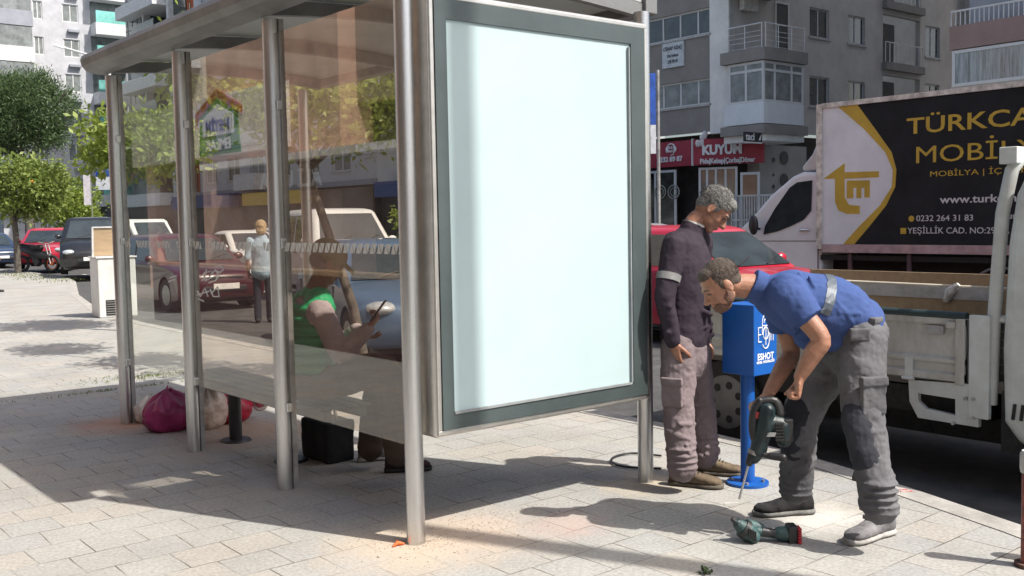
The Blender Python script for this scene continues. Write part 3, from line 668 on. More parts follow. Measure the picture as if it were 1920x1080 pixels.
g = MB(); g.prism(pl, X-.004, X+.002, lambda y,z,h: (h,y,z)); g.build("dark_print", BLKP, bxo)
wd = [(p.y+ (bp(1570,205).y-bp(1608,205).y)*k, p.z) for p, k in zip(pts, (.95,.5,.28,.16,.16,.3,.5,.55))]
a = [(p.y,p.z) for p in pts]; a[0] = (a[0][0],top); a[-1] = (a[-1][0],bt_); wd[0] = (wd[0][0],top); wd[-1] = (wd[-1][0],bt_)
g = MB(); g.prism(a+wd[::-1], X-.007, X+.001, lambda y,z,h: (h,y,z))
for poly in ([(1545,335),(1584,306),(1583,335)], [(1566,335),(1583.5,335),(1584,370),(1566,378)], [(1584,323),(1648,321),(1648,332),(1584,335)], [(1566,378),(1584,370),(1592,384),(1612,386),(1612,401),(1588,401),(1572,394)],
             [(1588,338.5),(1631,338),(1631,352),(1588,352)], [(1588,352),(1600,352),(1600,371),(1588,372)], [(1606,352),(1615,352),(1615,371),(1606,371)], [(1621,352),(1631,352),(1631,370),(1621,370)]):
    P = [bp(*p) for p in poly]; g.prism([(p.y,p.z) for p in P], X-.006, X+.001, lambda y,z,h: (h,y,z))
def btext(txt, u, v, px, sx, bold, mb):
    q = bp(u, v); D = (q-CAM).dot(CF); size = px*D/FPX/.70
    return text_mb(txt, size, lambda x,y,h: (X-.004-h, q.y-x, q.z+y), .003, 'LEFT', bold*size, sx, mb)
btext("TÜRKCAN", 1700, 239, 29, 1.42, .012, g); g.build("gold_title", GOLD, bxo); g = MB(); btext("MOBİLYA", 1714, 293, 31, 1.38, .0, g); g.build("gold_title", GOLD, bxo); g = MB(); btext("MOBİLYA | İÇ MİMARLIK", 1743, 327, 10, 1.5, .0, g); g.build("gold_small_lettering", GOLD, bxo); g = MB()
q1 = bp(1709,410); g.cyl((X-.006,q1.y,q1.z), (X,q1.y,q1.z), .045, n=16); q1 = bp(1694,433); g.box((X-.006,q1.y-.045,q1.z-.045), (X,q1.y+.045,q1.z+.045))
g.build("gold_icon", GOLD, bxo)
g = MB(); WH = mat("white print", (.62,.62,.62), .5, var=.03)
btext("www.turkcan.com", 1763, 375, 14, 1.3, .018, g); g.build("web_address", WH, bxo); g = MB(); btext("0232 264 31 83", 1718, 410, 11, 1.1, .002, g); g.build("phone_lettering", WH, bxo); g = MB(); btext("YEŞİLLİK CAD. NO:294/A KARABAĞLAR", 1702, 433, 11, 1.05, .002, g); g.build("address_lettering", WH, bxo); g = MB(); btext("turkcan", 1884, 405, 12, .98, .002, g)
g.build("white_lettering", WH, bxo)
# cab, outline traced on the side plane, real width
co_ = [(1536,322),(1500,322),(1482,330),(1440,366),(1408,404),(1388,424),(1372,446),(1367,500),(1370,540),(1536,548)]
P = [bp(*p) for p in co_]
g = MB(); g.prism([(p.y,p.z) for p in P], X+.05, X+2.05, lambda y,z,h: (h,y,z)); cab = g.build("cab", mat("white van paint", (.78,.79,.80), .35, 0, .04, 2, coat=.4), BT, bevel=.07, segs=3)
g = MB(); P = [bp(*p) for p in ((1429,440),(1432,424),(1450,392),(1478,352),(1492,342),(1520,338),(1518,395),(1504,412),(1480,424),(1455,434))]
g.prism([(p.y,p.z) for p in P], X+.035, X+.06, lambda y,z,h: (h,y,z)); g.build("side_window", CARGL, BT)
a, b = bp(1480,334), bp(1412,402)
g = MB(); g.quad((X+.18,a.y+.02,a.z),(X+1.92,a.y+.02,a.z),(X+1.98,b.y+.03,b.z+.01),(X+.12,b.y+.03,b.z+.01)); g.build("windshield", CARGL, BT)
P = [bp(*p) for p in ((1537,228),(1528,245),(1510,288),(1491,312),(1492,321),(1537,318))]; g = MB(); g.prism([(p.y,p.z) for p in P], X+.18, X+1.95, lambda y,z,h: (h,y,z)); g.build("roof_deflector", WTRK, BT, bevel=.05)
q = bp(1421,424); g = MB(); g.ell((X-.12,q.y,q.z+.02), (.07,.09,.17)); g.tube([(X+.05,q.y,q.z-.05),(X-.1,q.y,q.z-.02)], .02, 6); g.build("side_mirror", PLASTIC_BLK, BT)
q = bp(1506,432); g = MB(); g.tube([(X+.03,q.y+.10,q.z),(X+.01,q.y,q.z+.015),(X+.03,q.y-.10,q.z)], [.015,.022,.015], 8); g.build("door_handle", CHROME, BT)
g = MB(); P = [bp(*p) for p in ((1533,335),(1530,425),(1531,520))]
g.tube([(X+.045,p.y,p.z) for p in P], .007, 5); P = [bp(*p) for p in ((1414,452),(1530,452))]; g.tube([(X+.045,p.y,p.z) for p in P], .005, 5); g.build("door_seam", BLACKR, BT)
g = MB(); g.box((X+.4,yb-5.4,.42), (X+1.8,yb,.85)); g.box((X+.05,yb-5.4,zb-.2), (X+.15,yb,zb-.12)); g.build("chassis", BLACKR, BT)
for yy in (yb-2.9, yb+1.55, ):
    g = MB(); g.cyl((X+.08,yy,ZR+.37), (X+.36,yy,ZR+.37), .37, n=32); t_ = g.build("wheel", TYRE, BT, bevel=.03)
    g = MB(); g.cyl((X+.06,yy,ZR+.37), (X+.09,yy,ZR+.37), .22, .2, 24); g.build("rim", RIM, t_)
g = MB(); a = yb-2.9; g.tube([(X+.10,a+.47*math.cos(t),ZR+.37+.47*math.sin(t)) for t in np.linspace(0,PI,17)], (.02), 8); g.build("mudguard", mat("grey mudguard", (.2,.2,.2), .6), BT)
g = MB()
for yy in (yb-.55, yb-1.55): g.box((X+.02,yy-.03,.55), (X+.06,yy+.03,zb-.07))
g.box((X+.02,yb-1.9,.50), (X+.05,yb-.1,.62)); g.build("side_guard", mat("dusty maroon", (.12,.07,.075), .7), BT)

# ---------------------------------------------------------------- flatbed truck at the kerb
X = 3.12
FT = thing("flatbed_truck", (X,0,ZR), "dusty white flatbed truck with boards in its bed, parked behind the workmen", "flatbed truck")
FW = mat("dusty white truck body", (.55,.56,.53), .5, .05, .18, 2.2, .25, 30, col2=(.30,.28,.235), stretch=(1,1.6,.7)); FW2 = mat("pale truck frame paint", (.60,.64,.62), .4, 0, .08, 4., col2=(.46,.47,.44))
def fp(u, v, e=0): q = onx(u, v, X); return Vector((X-e, q.y, q.z))
ye, yr = fp(1812,600).y, 1.15; zt_, zb_ = .905, .52
g = MB(); pr = [(X+.02,zb_),(X-.02,zb_+.015),(X-.02,zb_+.05),(X+.0,zb_+.065),(X+.0,zb_+.105),(X-.015,zb_+.12),(X-.015,zb_+.14),(X+.005,zb_+.155),(X+.005,zt_-.05),(X-.01,zt_-.035),(X-.01,zt_),(X+.05,zt_),(X+.05,zb_)]
g.prism(pr, ye, yr, lambda x,z,h: (x,h,z)); sp = g.build("side_panel", FW, FT)
g = MB(); g.box((X-.025,ye,zb_-.005), (X+.02,ye+.055,zt_)); g.box((X-.03,ye+.055,zt_-.06), (X-.01,ye+.11,zt_-.02)); g.build("latch_post", FW, sp, bevel=.006)
for k in range(4):
    yk = ye+.32+k*.42; g = MB(); g.box((X-.024,yk,zb_+.0), (X-.006,yk+.05,zb_+.13)); g.cyl((X-.026,yk-.012,zb_+.005), (X-.026,yk+.062,zb_+.005), .011, n=10); g.build("hinge", FW2, sp, bevel=.003)
g = MB(); g.box((X-.013,ye+.13,zt_-.10), (X-.004,ye+.24,zt_-.05)); g.build("catch", STEELD, sp, bevel=.002)
g = MB(); g.tube([(X+.01,ye,zt_+.012),(X+.01,yr,zt_+.02)], .026, 12); g.build("rubber_rail", mat("dark green rubber", (.018,.035,.035), .5), FT)
g = MB(); g.box((X+.05,yr-.03,zb_), (X+1.75,yr,zt_)); g.box((X+1.70,ye,zb_), (X+1.75,yr-.03,zt_)); g.build("tailboard", FW, FT)
g = MB(); g.box((X+.05,ye-.2,zb_-.04), (X+1.7,yr-.03,zb_+.03)); g.build("bed_floor", mat("worn bed floor", (.12,.11,.10), .8), FT)
WOOD = mat("plywood board", (.42,.31,.19), .75, 0, .12, 3., .2, 50, stretch=(1,6,6), col2=(.33,.24,.15))
g = MB(); g.box((X+.35,ye-.22,zb_+.03), (X+.37,.95,1.045)); g.build("board", WOOD, FT)
g = MB(); g.box((X+1.55,ye-.2,zb_+.03), (X+1.57,.98,1.07)); g.build("board", WOOD, FT)
g = MB(); g.box((X+.345,ye+.0,.985), (X+.40,.90,1.06)); fz = g.build("plastic_sheet", mat("pale plastic sheet", (.52,.51,.49), .4, 0, .1, 10, .5, 30), FT)
g = MB(); g.tube([(X+.34,ye+.30,.97),(X+.335,ye+.27,1.03),(X+.34,ye+.22,1.08)], [.02,.035,.015], 7); g.build("plastic_wad", mat("crumpled plastic", (.7,.68,.63), .4, 0, .2, 30, 1., 60), FT)
g = MB(); g.tube([(X+.36,.9,1.075),(X+.36,ye-.1,1.06)], .012, 8); g.build("top_batten", mat("pale batten", (.5,.45,.36), .7), FT)
# headboard frame: the leaning corner post bends into a cross bar
A0, A1, A2, A3 = fp(1850,760), fp(1856,600), fp(1872,400), fp(1890,318)
g = MB(); sd = Vector((0,1,0))
path = [A0, A1, A2, A3, A3+Vector((.05,-.03,.07)), A3+Vector((.14,-.045,.11)), A3+Vector((.5,-.05,.12)), A3+Vector((1.55,-.05,.12))]
g.tube([Vector((X+.05,p.y,p.z)) if i < 4 else Vector((X+.05+(p.x-A3.x),p.y,p.z)) for i, p in enumerate(path)], [(.038,.034)]*8, 14, True, sd); g.tube([(X+1.62,A0.y,A0.z),(X+1.62,A3.y,A3.z+.1)], .035, 12)
g.build("frame_post", FW2, FT)
q = fp(1888,292); g = MB(); g.box((X-.0,q.y-.055,q.z-.045), (X+.10,q.y+.045,q.z+.05)); g.build("frame_bracket", FW2, FT, bevel=.006)
g = MB(); g.box((X-.012,ye-.14,.33), (X+.03,ye-.02,.93)); g.build("corner_plate", FW2, FT, bevel=.006)
g = MB(); g.tube([(X+.06,ye-.05,.90),(X+.06,ye-.42,.93)], .022, 10); g.build("handrail", FW2, FT)
g = MB()
for k in range(9): g.box((X+.10,ye-.40,.50+k*.048), (X+.115+.012*(k%2),ye-.14,.542+k*.048))
g.build("ribbed_headboard", mat("dark ribbed panel", (.10,.105,.10), .6), FT)
# step frame with the slot
g = MB(); O_ = [fp(*p) for p in ((1704,712),(1706,752),(1722,783),(1835,801),(1838,722))]; I_ = [fp(*p) for p in ((1722,737),(1722,752),(1736,766),(1792,779),(1792,748))]
ov_ = [(p.y,p.z) for p in O_]; iv_ = [(p.y,p.z) for p in I_]
for k in range(5):
    a, b, c, d = ov_[k], ov_[(k+1)%5], iv_[(k+1)%5], iv_[k]; g.prism([a,b,c,d], X-.005, X+.03, lambda y,z,h: (h,y,z))
g.build("step_frame", FW2, FT)
g = MB()
for (u,v) in ((1812,747),(1827,748),(1826,783),(1789,793)): q = fp(u,v); g.cyl((X-.02,q.y,q.z), (X-.004,q.y,q.z), .011, n=8)
g.build("bolt", STEELD, FT)
g = MB(); g.box((X+.35,-2.,.12), (X+1.35,1.0,.42)); g.box((X+.1,ye-.1,.30), (X+1.6,1.,.46)); g.box((X+.02,-1.75,.15),(X+1.6,ye-.2,.5)); g.build("chassis", BLACKR, FT)
wc = fp(1352,752)
for xx, sd_ in ((X+.06,1),(X+1.45,1)):
    for yy in (wc.y, -2.15):
        g = MB(); g.cyl((xx,yy,ZR+.30), (xx+.22,yy,ZR+.30), .30, n=36); t_ = g.build("wheel", TYRE, FT, bevel=.025)
        g = MB(); g.cyl((xx-.004,yy,ZR+.30), (xx+.04,yy,ZR+.30), .195, n=30); r_ = g.build("rim", mat("grey wheel cover", (.17,.17,.165), .5, .4), t_, bevel=.01)
        g = MB()
        for k in range(7):
            a = k*2*PI/7; g.cyl((xx-.008,yy+.125*math.cos(a),ZR+.30+.125*math.sin(a)), (xx+.0,yy+.125*math.cos(a),ZR+.30+.125*math.sin(a)), .028, n=12)
        g.build("rim_hole", BLACKR, r_)
# cab, mostly beyond the right edge
g = MB(); y1 = fp(1885,500).y; pr = [(y1,.33),(y1+.015,.75),(y1-.01,1.35),(y1-.05,1.62),(y1-.13,1.80),(y1-.35,1.84),(y1-1.1,1.84),(y1-1.75,1.15),(y1-1.85,.6),(y1-1.8,.28),(y1-.1,.20)]
g.prism(pr, X-.02, X+1.68, lambda y,z,h: (h,y,z)); cb = g.build("cab", FW2, FT, bevel=.06, segs=4)
g = MB()
for k in range(5): g.obox((X-.024,y1-.07-k*.045,.40), Vector((1,0,0)), Vector((0,1,.12)).normalized(), Vector((0,-.12,1)).normalized(), .006, .008, .045)
g.build("vent_slot", BLACKR, cb)
g = MB(); q = fp(1922,585); g.cyl((X-.03,q.y,q.z), (X-.015,q.y,q.z), .04, n=20); g.build("fuel_cap", FW2, cb)

# ================================================================ trees
def leaf_mat(name, c1, c2, trans=.25):
    m = bpy.data.materials.new(name); m.use_nodes = True; t = m.node_tree; N = t.nodes; L = t.links; b = N["Principled BSDF"]
    b.inputs["Roughness"].default_value = .45; b.inputs["Specular IOR Level"].default_value = .4
    tc = N.new("ShaderNodeTexCoord"); nz = N.new("ShaderNodeTexNoise"); nz.inputs["Scale"].default_value = 5; nz.inputs["Detail"].default_value = 7; nz.inputs["Roughness"].default_value = .8
    L.new(tc.outputs["Object"], nz.inputs["Vector"]); mr = N.new("ShaderNodeMapRange"); mr.inputs[1].default_value = .35; mr.inputs[2].default_value = .65; L.new(nz.outputs[0], mr.inputs[0])
    mx = N.new("ShaderNodeMix"); mx.data_type = 'RGBA'; mx.inputs[6].default_value = (*c1, 1); mx.inputs[7].default_value = (*c2, 1); L.new(mr.outputs[0], mx.inputs[0]); L.new(mx.outputs[2], b.inputs["Base Color"])
    tr = N.new("ShaderNodeBsdfTranslucent"); L.new(mx.outputs[2], tr.inputs[0]); ms = N.new("ShaderNodeMixShader"); ms.inputs[0].default_value = trans
    L.new(b.outputs[0], ms.inputs[1]); L.new(tr.outputs[0], ms.inputs[2]); L.new(ms.outputs[0], N["Material Output"].inputs[0]); return m
LEAF = leaf_mat("citrus leaves", (.15,.225,.035), (.30,.37,.075), .45); LEAFD = leaf_mat("pine needles", (.045,.085,.03), (.10,.15,.055), .2)
LEAFY = leaf_mat("olive toned leaves", (.13,.19,.04), (.27,.33,.085), .4)
BARK = mat("bark", (.12,.105,.09), .9, 0, .3, 12, .8, 40); BARKL = mat("pale bark", (.30,.25,.20), .9, 0, .25, 12, .6, 40)
def leaves(n_cl, per, c, r, ll, lw, spread, seed, shell=.45, up=.0):
    R_ = np.random.default_rng(seed); c = np.array(c, float); r = np.array(r, float)
    d = R_.normal(size=(n_cl,3)); d /= np.linalg.norm(d, axis=1)[:,None]
    rad = shell+(1-shell)*R_.random(n_cl)**.6; bump = 1+.18*np.sin(d[:,0]*5+seed)*np.cos(d[:,2]*4+seed*2)+.12*np.sin(d[:,1]*9)
    cl = c+d*r*(rad*bump)[:,None]
    n = n_cl*per; base = np.repeat(cl, per, 0)+R_.normal(size=(n,3))*spread*(.4+R_.random((n,1)))
    ax_ = R_.normal(size=(n,3))+np.array([0,0,up]); ax_ += (base-c)/r*.7; ax_ /= np.linalg.norm(ax_, axis=1)[:,None]
    s_ = np.cross(ax_, R_.normal(size=(n,3))); s_ /= np.linalg.norm(s_, axis=1)[:,None]
    k = (.4+1.2*R_.random((n,1))**1.3); A = base; B = base+ax_*ll*k*.5+s_*lw*k; C = base+ax_*ll*k; D = base+ax_*ll*k*.5-s_*lw*k
    V = np.stack([A,B,C,D], 1).reshape(-1,3); return V
def leaf_mesh(name, V, m, parent):
    Mi = np.array(root_matrix(parent).inverted()); V = V@Mi[:3,:3].T+Mi[:3,3]
    me = bpy.data.meshes.new(name); n = len(V)//4
    me.vertices.add(len(V)); me.vertices.foreach_set("co", V.astype(np.float32).ravel()); me.loops.add(4*n); me.loops.foreach_set("vertex_index", np.arange(4*n, dtype=np.int32))
    me.polygons.add(n); me.polygons.foreach_set("loop_start", np.arange(0,4*n,4, dtype=np.int32)); me.materials.append(m); me.update(calc_edges=True); me.validate()
    o = bpy.data.objects.new(name, me); COL.objects.link(o); o.parent = parent; return o
def tree(base, trunk, crown, label, m=LEAF, bark=BARK, ncl=170, per=45, ll=.09, lw=.02, spread=.09, r0=.06, r1=.035, seed=1, cat="tree", name="orange_tree", group=None, fruit=0, limbs=6, shell=.4, up=0):
    t = thing(name, base, label, cat, group)
    g = MB(); tp = [Vector(base)-Vector((0,0,.1))]+[Vector(p) for p in trunk]; g.tube(tp, [r0+(r1-r0)*k/(len(tp)-1) for k in range(len(tp))], 12)
    rs = random.Random(seed); top = tp[-1]; cs = crown if isinstance(crown, list) else [crown]
    for k in range(limbs):
        cc, rr = cs[k % len(cs)]; e = Vector(cc)+Vector((rs.uniform(-.7,.7)*rr[0], rs.uniform(-.7,.7)*rr[1], rs.uniform(-.2,.75)*rr[2])); mid = top.lerp(e, .5)+Vector((rs.uniform(-.1,.1),rs.uniform(-.1,.1),.08))*rr[0]
        g.tube([top-Vector((0,0,.05)), mid, e], [r1*.75, r1*.45, r1*.15], 7)
    g.build("trunk", bark, t)
    V = np.concatenate([leaves(ncl//len(cs), per, cc, rr, ll, lw, spread, seed+i, shell, up) for i, (cc, rr) in enumerate(cs)])
    leaf_mesh("crown", V, m, t)
    if fruit:
        g = MB()
        for k in range(fruit):
            cc, rr = cs[k % len(cs)]; d = Vector((rs.gauss(0,1),rs.gauss(0,1),rs.gauss(0,.6))).normalized(); g.ell(Vector(cc)+Vector((d.x*rr[0],d.y*rr[1],d.z*rr[2]))*.95, (.05,.05,.05), None, 8, 6)
        g.build("orange_fruit", mat("orange fruit", (.7,.22,.02), .5), t)
    return t
tree((2.45,11.1,0), [(2.45,11.08,.8),(2.5,11.1,1.6),(2.45,11.1,2.1)], ((2.75,11.0,2.72),(.85,.9,.46)), "leafy tree with a thin pale trunk between the two farthest shelter posts", bark=BARKL, ncl=150, per=40, ll=.10, lw=.024, seed=3, r0=.05, r1=.035)
tree((2.55,4.55,0), [(2.5,4.75,.7),(2.4,5.0,1.4),(2.3,5.25,2.1)], [((2.6,4.25,2.60),(.62,.70,.42)), ((2.35,5.6,2.75),(.55,.6,.35)), ((2.15,7.2,3.35),(.5,.6,.40))], "near orange tree with a leaning trunk behind the shelter, its crown filling the upper panes", ncl=190, per=40, ll=.10, lw=.022, seed=5, r0=.055, r1=.04)
tree((11.2,15.2,0), [(11.2,15.2,.7)], [((11.2,15.2,1.55),(1.15,1.2,.75))], "small round leafy tree just above the white SUV", m=LEAF, ncl=170, per=40, ll=.11, lw=.026, seed=8)
tree((13.1,14.2,0), [(13.1,14.2,1.3)], [((13.1,14.2,2.2),(.95,1.0,1.1))], "slim leafy tree on the median half hidden by the nearest shelter post", m=LEAF, ncl=150, per=36, ll=.12, lw=.028, seed=18)
q = gp(34,512); tree((q.x,q.y,0), [(q.x,q.y,1.0),(q.x-.03,q.y,1.7)], [((q.x+.2,q.y-.1,2.9),(1.5,1.5,1.05))], "round orange tree with a thin trunk and a few oranges at the left", m=LEAFY, ncl=280, per=45, ll=.14, lw=.035, spread=.16, fruit=9, seed=11, r0=.11, r1=.09)
q2 = at(130,372,52); tree((q2.x,q2.y,0), [(q2.x,q2.y,1.5)], [((q2.x,q2.y,2.6),(1.6,1.6,1.3))], "small bright green tree behind the white pickup", ncl=160, per=40, ll=.18, lw=.05, spread=.2, seed=13)
q2 = at(45,212,62); tree((q2.x,q2.y,0), [(q2.x,q2.y,3.5),(q2.x,q2.y,5.)], [((q2.x,q2.y,q2.z),(2.9,2.9,2.35)), ((q2.x-1.5,q2.y+1.5,q2.z-.2),(2.6,2.6,2.2))], "big dense dark umbrella pine behind the orange tree at the left", m=LEAFD, ncl=1100, per=75, ll=.20, lw=.022, spread=.30, seed=15, r0=.3, r1=.2, name="pine_tree", shell=.55, up=.4)
# trees on our side of the street behind the camera are seen only as reflections
def smooth3(P, k=5):
    out = []; n = len(P)
    for i in range(n-1):
        a, b, c, d = [P[max(0,min(n-1,j))] for j in (i-1,i,i+1,i+2)]
        for q in range(k):
            t = q/k; out.append(0.5*((2*b)+(c-a)*t+(2*a-5*b+4*c-d)*t*t+(3*b-a-3*c+d)*t**3))
    out.append(P[-1]); return out
# ================================================================ buildings
def plaster(name, c, v=.07, col2=None): return mat(name, c, .85, 0, v, 1.2, .25, 25, spec=.2, col2=col2)
WFR = mat("white window frame", (.60,.62,.62), .5, 0, .04, 4)
def frame3(O, A, Nn):
    O = Vector(O); A = Vector(A).normalized(); Nn = Vector(Nn).normalized()
    return lambda a, z, n=0.: O+A*a+Vector((0,0,z))+Nn*n
def wall(parent, F, W_, H_, holes, m, depth=.22, name="wall", z0=0.):
    holes = [(h[0],h[1],max(h[2],z0),h[3]) for h in holes if h[3] > z0+.05]
    xs = sorted({0., W_, *[h[0] for h in holes], *[h[1] for h in holes]}); zs = sorted({z0, H_, *[h[2] for h in holes], *[h[3] for h in holes]})
    g = MB()
    for i in range(len(xs)-1):
        for j in range(len(zs)-1):
            ca, cz = (xs[i]+xs[i+1])/2, (zs[j]+zs[j+1])/2
            if any(h[0] < ca < h[1] and h[2] < cz < h[3] for h in holes): continue
            g.quad(F(xs[i],zs[j]), F(xs[i+1],zs[j]), F(xs[i+1],zs[j+1]), F(xs[i],zs[j+1]))
    for a0, a1, b0, b1 in [h[:4] for h in holes]:
        g.quad(F(a0,b0),F(a1,b0),F(a1,b0,-depth),F(a0,b0,-depth)); g.quad(F(a0,b1),F(a1,b1),F(a1,b1,-depth),F(a0,b1,-depth))
        g.quad(F(a0,b0),F(a0,b1),F(a0,b1,-depth),F(a0,b0,-depth)); g.quad(F(a1,b0),F(a1,b1),F(a1,b1,-depth),F(a1,b0,-depth))
    return g.build(name, m, parent, fix=False)
def fbox(g, F, a0, a1, z0, z1, n0, n1):
    P = [F(a0,z0,n0),F(a1,z0,n0),F(a1,z0,n1),F(a0,z0,n1),F(a0,z1,n0),F(a1,z1,n0),F(a1,z1,n1),F(a0,z1,n1)]
    g.add(P, [(0,3,2,1),(4,5,6,7),(0,1,5,4),(1,2,6,5),(2,3,7,6),(3,0,4,7)])
def window(parent, F, a0, a1, z0, z1, div=(.5,), n=-.12, fw=.06, fm=None, gm=None, transom=None, back=None, sill=True, curtain=None):
    g = MB(); fbox(g, F, a0, a1, z0, z0+fw, n-.03, n+.03); fbox(g, F, a0, a1, z1-fw, z1, n-.03, n+.03)
    for a in [a0, a1-fw]+[a0+(a1-a0)*d-fw/2 for d in div]: fbox(g, F, a, a+fw, z0+fw, z1-fw, n-.03, n+.03)
    if transom: fbox(g, F, a0+fw, a1-fw, transom-fw/2, transom+fw/2, n-.028, n+.028)
    w_ = g.build("window", fm or WFR, parent)
    g = MB(); g.quad(F(a0+.02,z0+.02,n), F(a1-.02,z0+.02,n), F(a1-.02,z1-.02,n), F(a0+.02,z1-.02,n)); g.build("pane", gm or BLDGL, w_, fix=False)
    if sill:
        g = MB(); fbox(g, F, a0-.08, a1+.08, z0-.08, z0, -.1, .06); g.build("sill", SILL, w_)
    return w_
SILL = mat("sill", (.42,.43,.42), .7)
CURT = dark_glass("curtained window glass", (.22,.24,.24), .25, .6); CURT2 = mat("net curtain glass", (.30,.34,.36), .12, 0, .35, 2., spec=.8, stretch=(6,6,.4))
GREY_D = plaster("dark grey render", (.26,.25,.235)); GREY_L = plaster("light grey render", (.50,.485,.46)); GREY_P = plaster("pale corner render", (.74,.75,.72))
# ---- right: grey corner block. street face x = XB, side face runs away from the street
XB = 30.
B1 = thing("apartment_building", (XB,24.,0), "grey apartment block on the corner with a glazed bay and shops on its ground floor", "building")
def fx(u, v): return onx(u, v, XB)
yc = fx(1368,100).y                     # corner
YL = yc+12.
z_ = lambda u, v: fx(u, v).z
F1 = frame3((XB,YL,0), (0,-1,0), (-1,0,0)); aof = lambda u: YL-fx(u,150).y
zw = [(z_(1330,142)+k*0, 0) for k in range(1)]
r1b, r1t = z_(1300,198), z_(1300,150); r2b, r2t = z_(1300,68), z_(1300,20); fh = r2b-r1b
holes = []; aR = aof(1332); aL = aR-4.3
for k in range(4):
    holes.append((aL, aR, r1b+fh*k, r1t+fh*k)); holes.append((aL-5.2, aL-1.0, r1b+fh*k, r1t+fh*k))
zg = z_(1300,250)
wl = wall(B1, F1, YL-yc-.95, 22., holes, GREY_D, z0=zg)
for i, h in enumerate(holes):
    dark = (i//2) % 2 == 1
    window(B1, F1, *h, div=(.14,.40,.62,.84) if i % 2 == 0 else (.33,.66), gm=BLDGL if dark else CURT, fw=.07)
# pale pillar at the corner
g = MB(); fbox(g, F1, YL-yc-.95, YL-yc, zg-.1, 22, -.3, .06); g.build("corner_pillar", GREY_P, B1)
# side face (normal -Y) starting at the corner, with recessed balconies
F2 = frame3((XB+.0,yc,0), (1,0,0), (0,-1,0))
def fy(u, v): return ony(u, v, yc)
ya = lambda u: fy(u, 100).x-XB
h2 = []
c1, c2 = (ya(1518), ya(1555)), (ya(1590), ya(1622))
zA = [(fy(1530,z0).z, fy(1530,z1).z) for z0, z1 in ((70,15),(200,143))]
for a0, a1 in (c1, c2):
    for z0, z1 in ((zA[1][0], zA[1][1]), (zA[0][0], zA[0][1]), (zA[0][0]+fh, zA[0][1]+fh)): h2.append((a0, a1, z0, z1))
a3, a4 = ya(1655), ya(1725)          # recessed balcony stack
fb = fy(1690,122).z
for k in range(-2, 3): h2.append((a3, a4, fb+fh*k, fb+fh*k+fh*.80))
a5, a6 = ya(1735), ya(1762)
zz0, zz1 = fy(1750,108).z, fy(1750,50).z
h2 += [(a5, a6, zz0, zz1), (a5, a6, zz0-fh, zz1-fh)]
W2 = ya(1790)+2
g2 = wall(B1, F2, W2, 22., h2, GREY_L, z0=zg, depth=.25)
for h in h2[:6]: window(B1, F2, *h, div=(.5,), gm=BLDGL, fw=.06)
for h in h2[-2:]: window(B1, F2, *h, div=(.5,), gm=BLDGL, fw=.06)
for k, h in enumerate(h2[6:-2]):
    if h[3] < zg+.1: continue
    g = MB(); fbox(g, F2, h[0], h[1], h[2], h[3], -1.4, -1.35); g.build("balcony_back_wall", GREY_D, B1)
    window(B1, F2, h[0]+.15, h[0]+1.0, h[2]+.05, h[3]-.5, div=(), n=-1.3, sill=False)
    g = MB(); fbox(g, F2, h[0]-.05, h[1]+.05, h[2]-.35, h[2]+.0, -.2, .25); g.build("balcony_slab", GREY_D, B1)
    if k % 2 == 0 or True:
        g = MB(); zt1 = h[2]+.95
        fbox(g, F2, h[0], h[1], zt1-.04, zt1, .12, .17)
        n_ = 9
        for q in range(n_+1): a = h[0]+(h[1]-h[0])*q/n_; fbox(g, F2, a-.015, a+.015, h[2], zt1-.04, .13, .16)
        g.build("railing", WFR, B1)
# bay: glazed box on the corner of the side face, with open balcony above
bx0 = ya(1376); bx1 = ya(1507)-.15; bn = 1.25     # projects toward -Y and -X
Fs = frame3((XB-.9,yc-bn,0), (1,0,0), (0,-1,0)); bw = 3.9
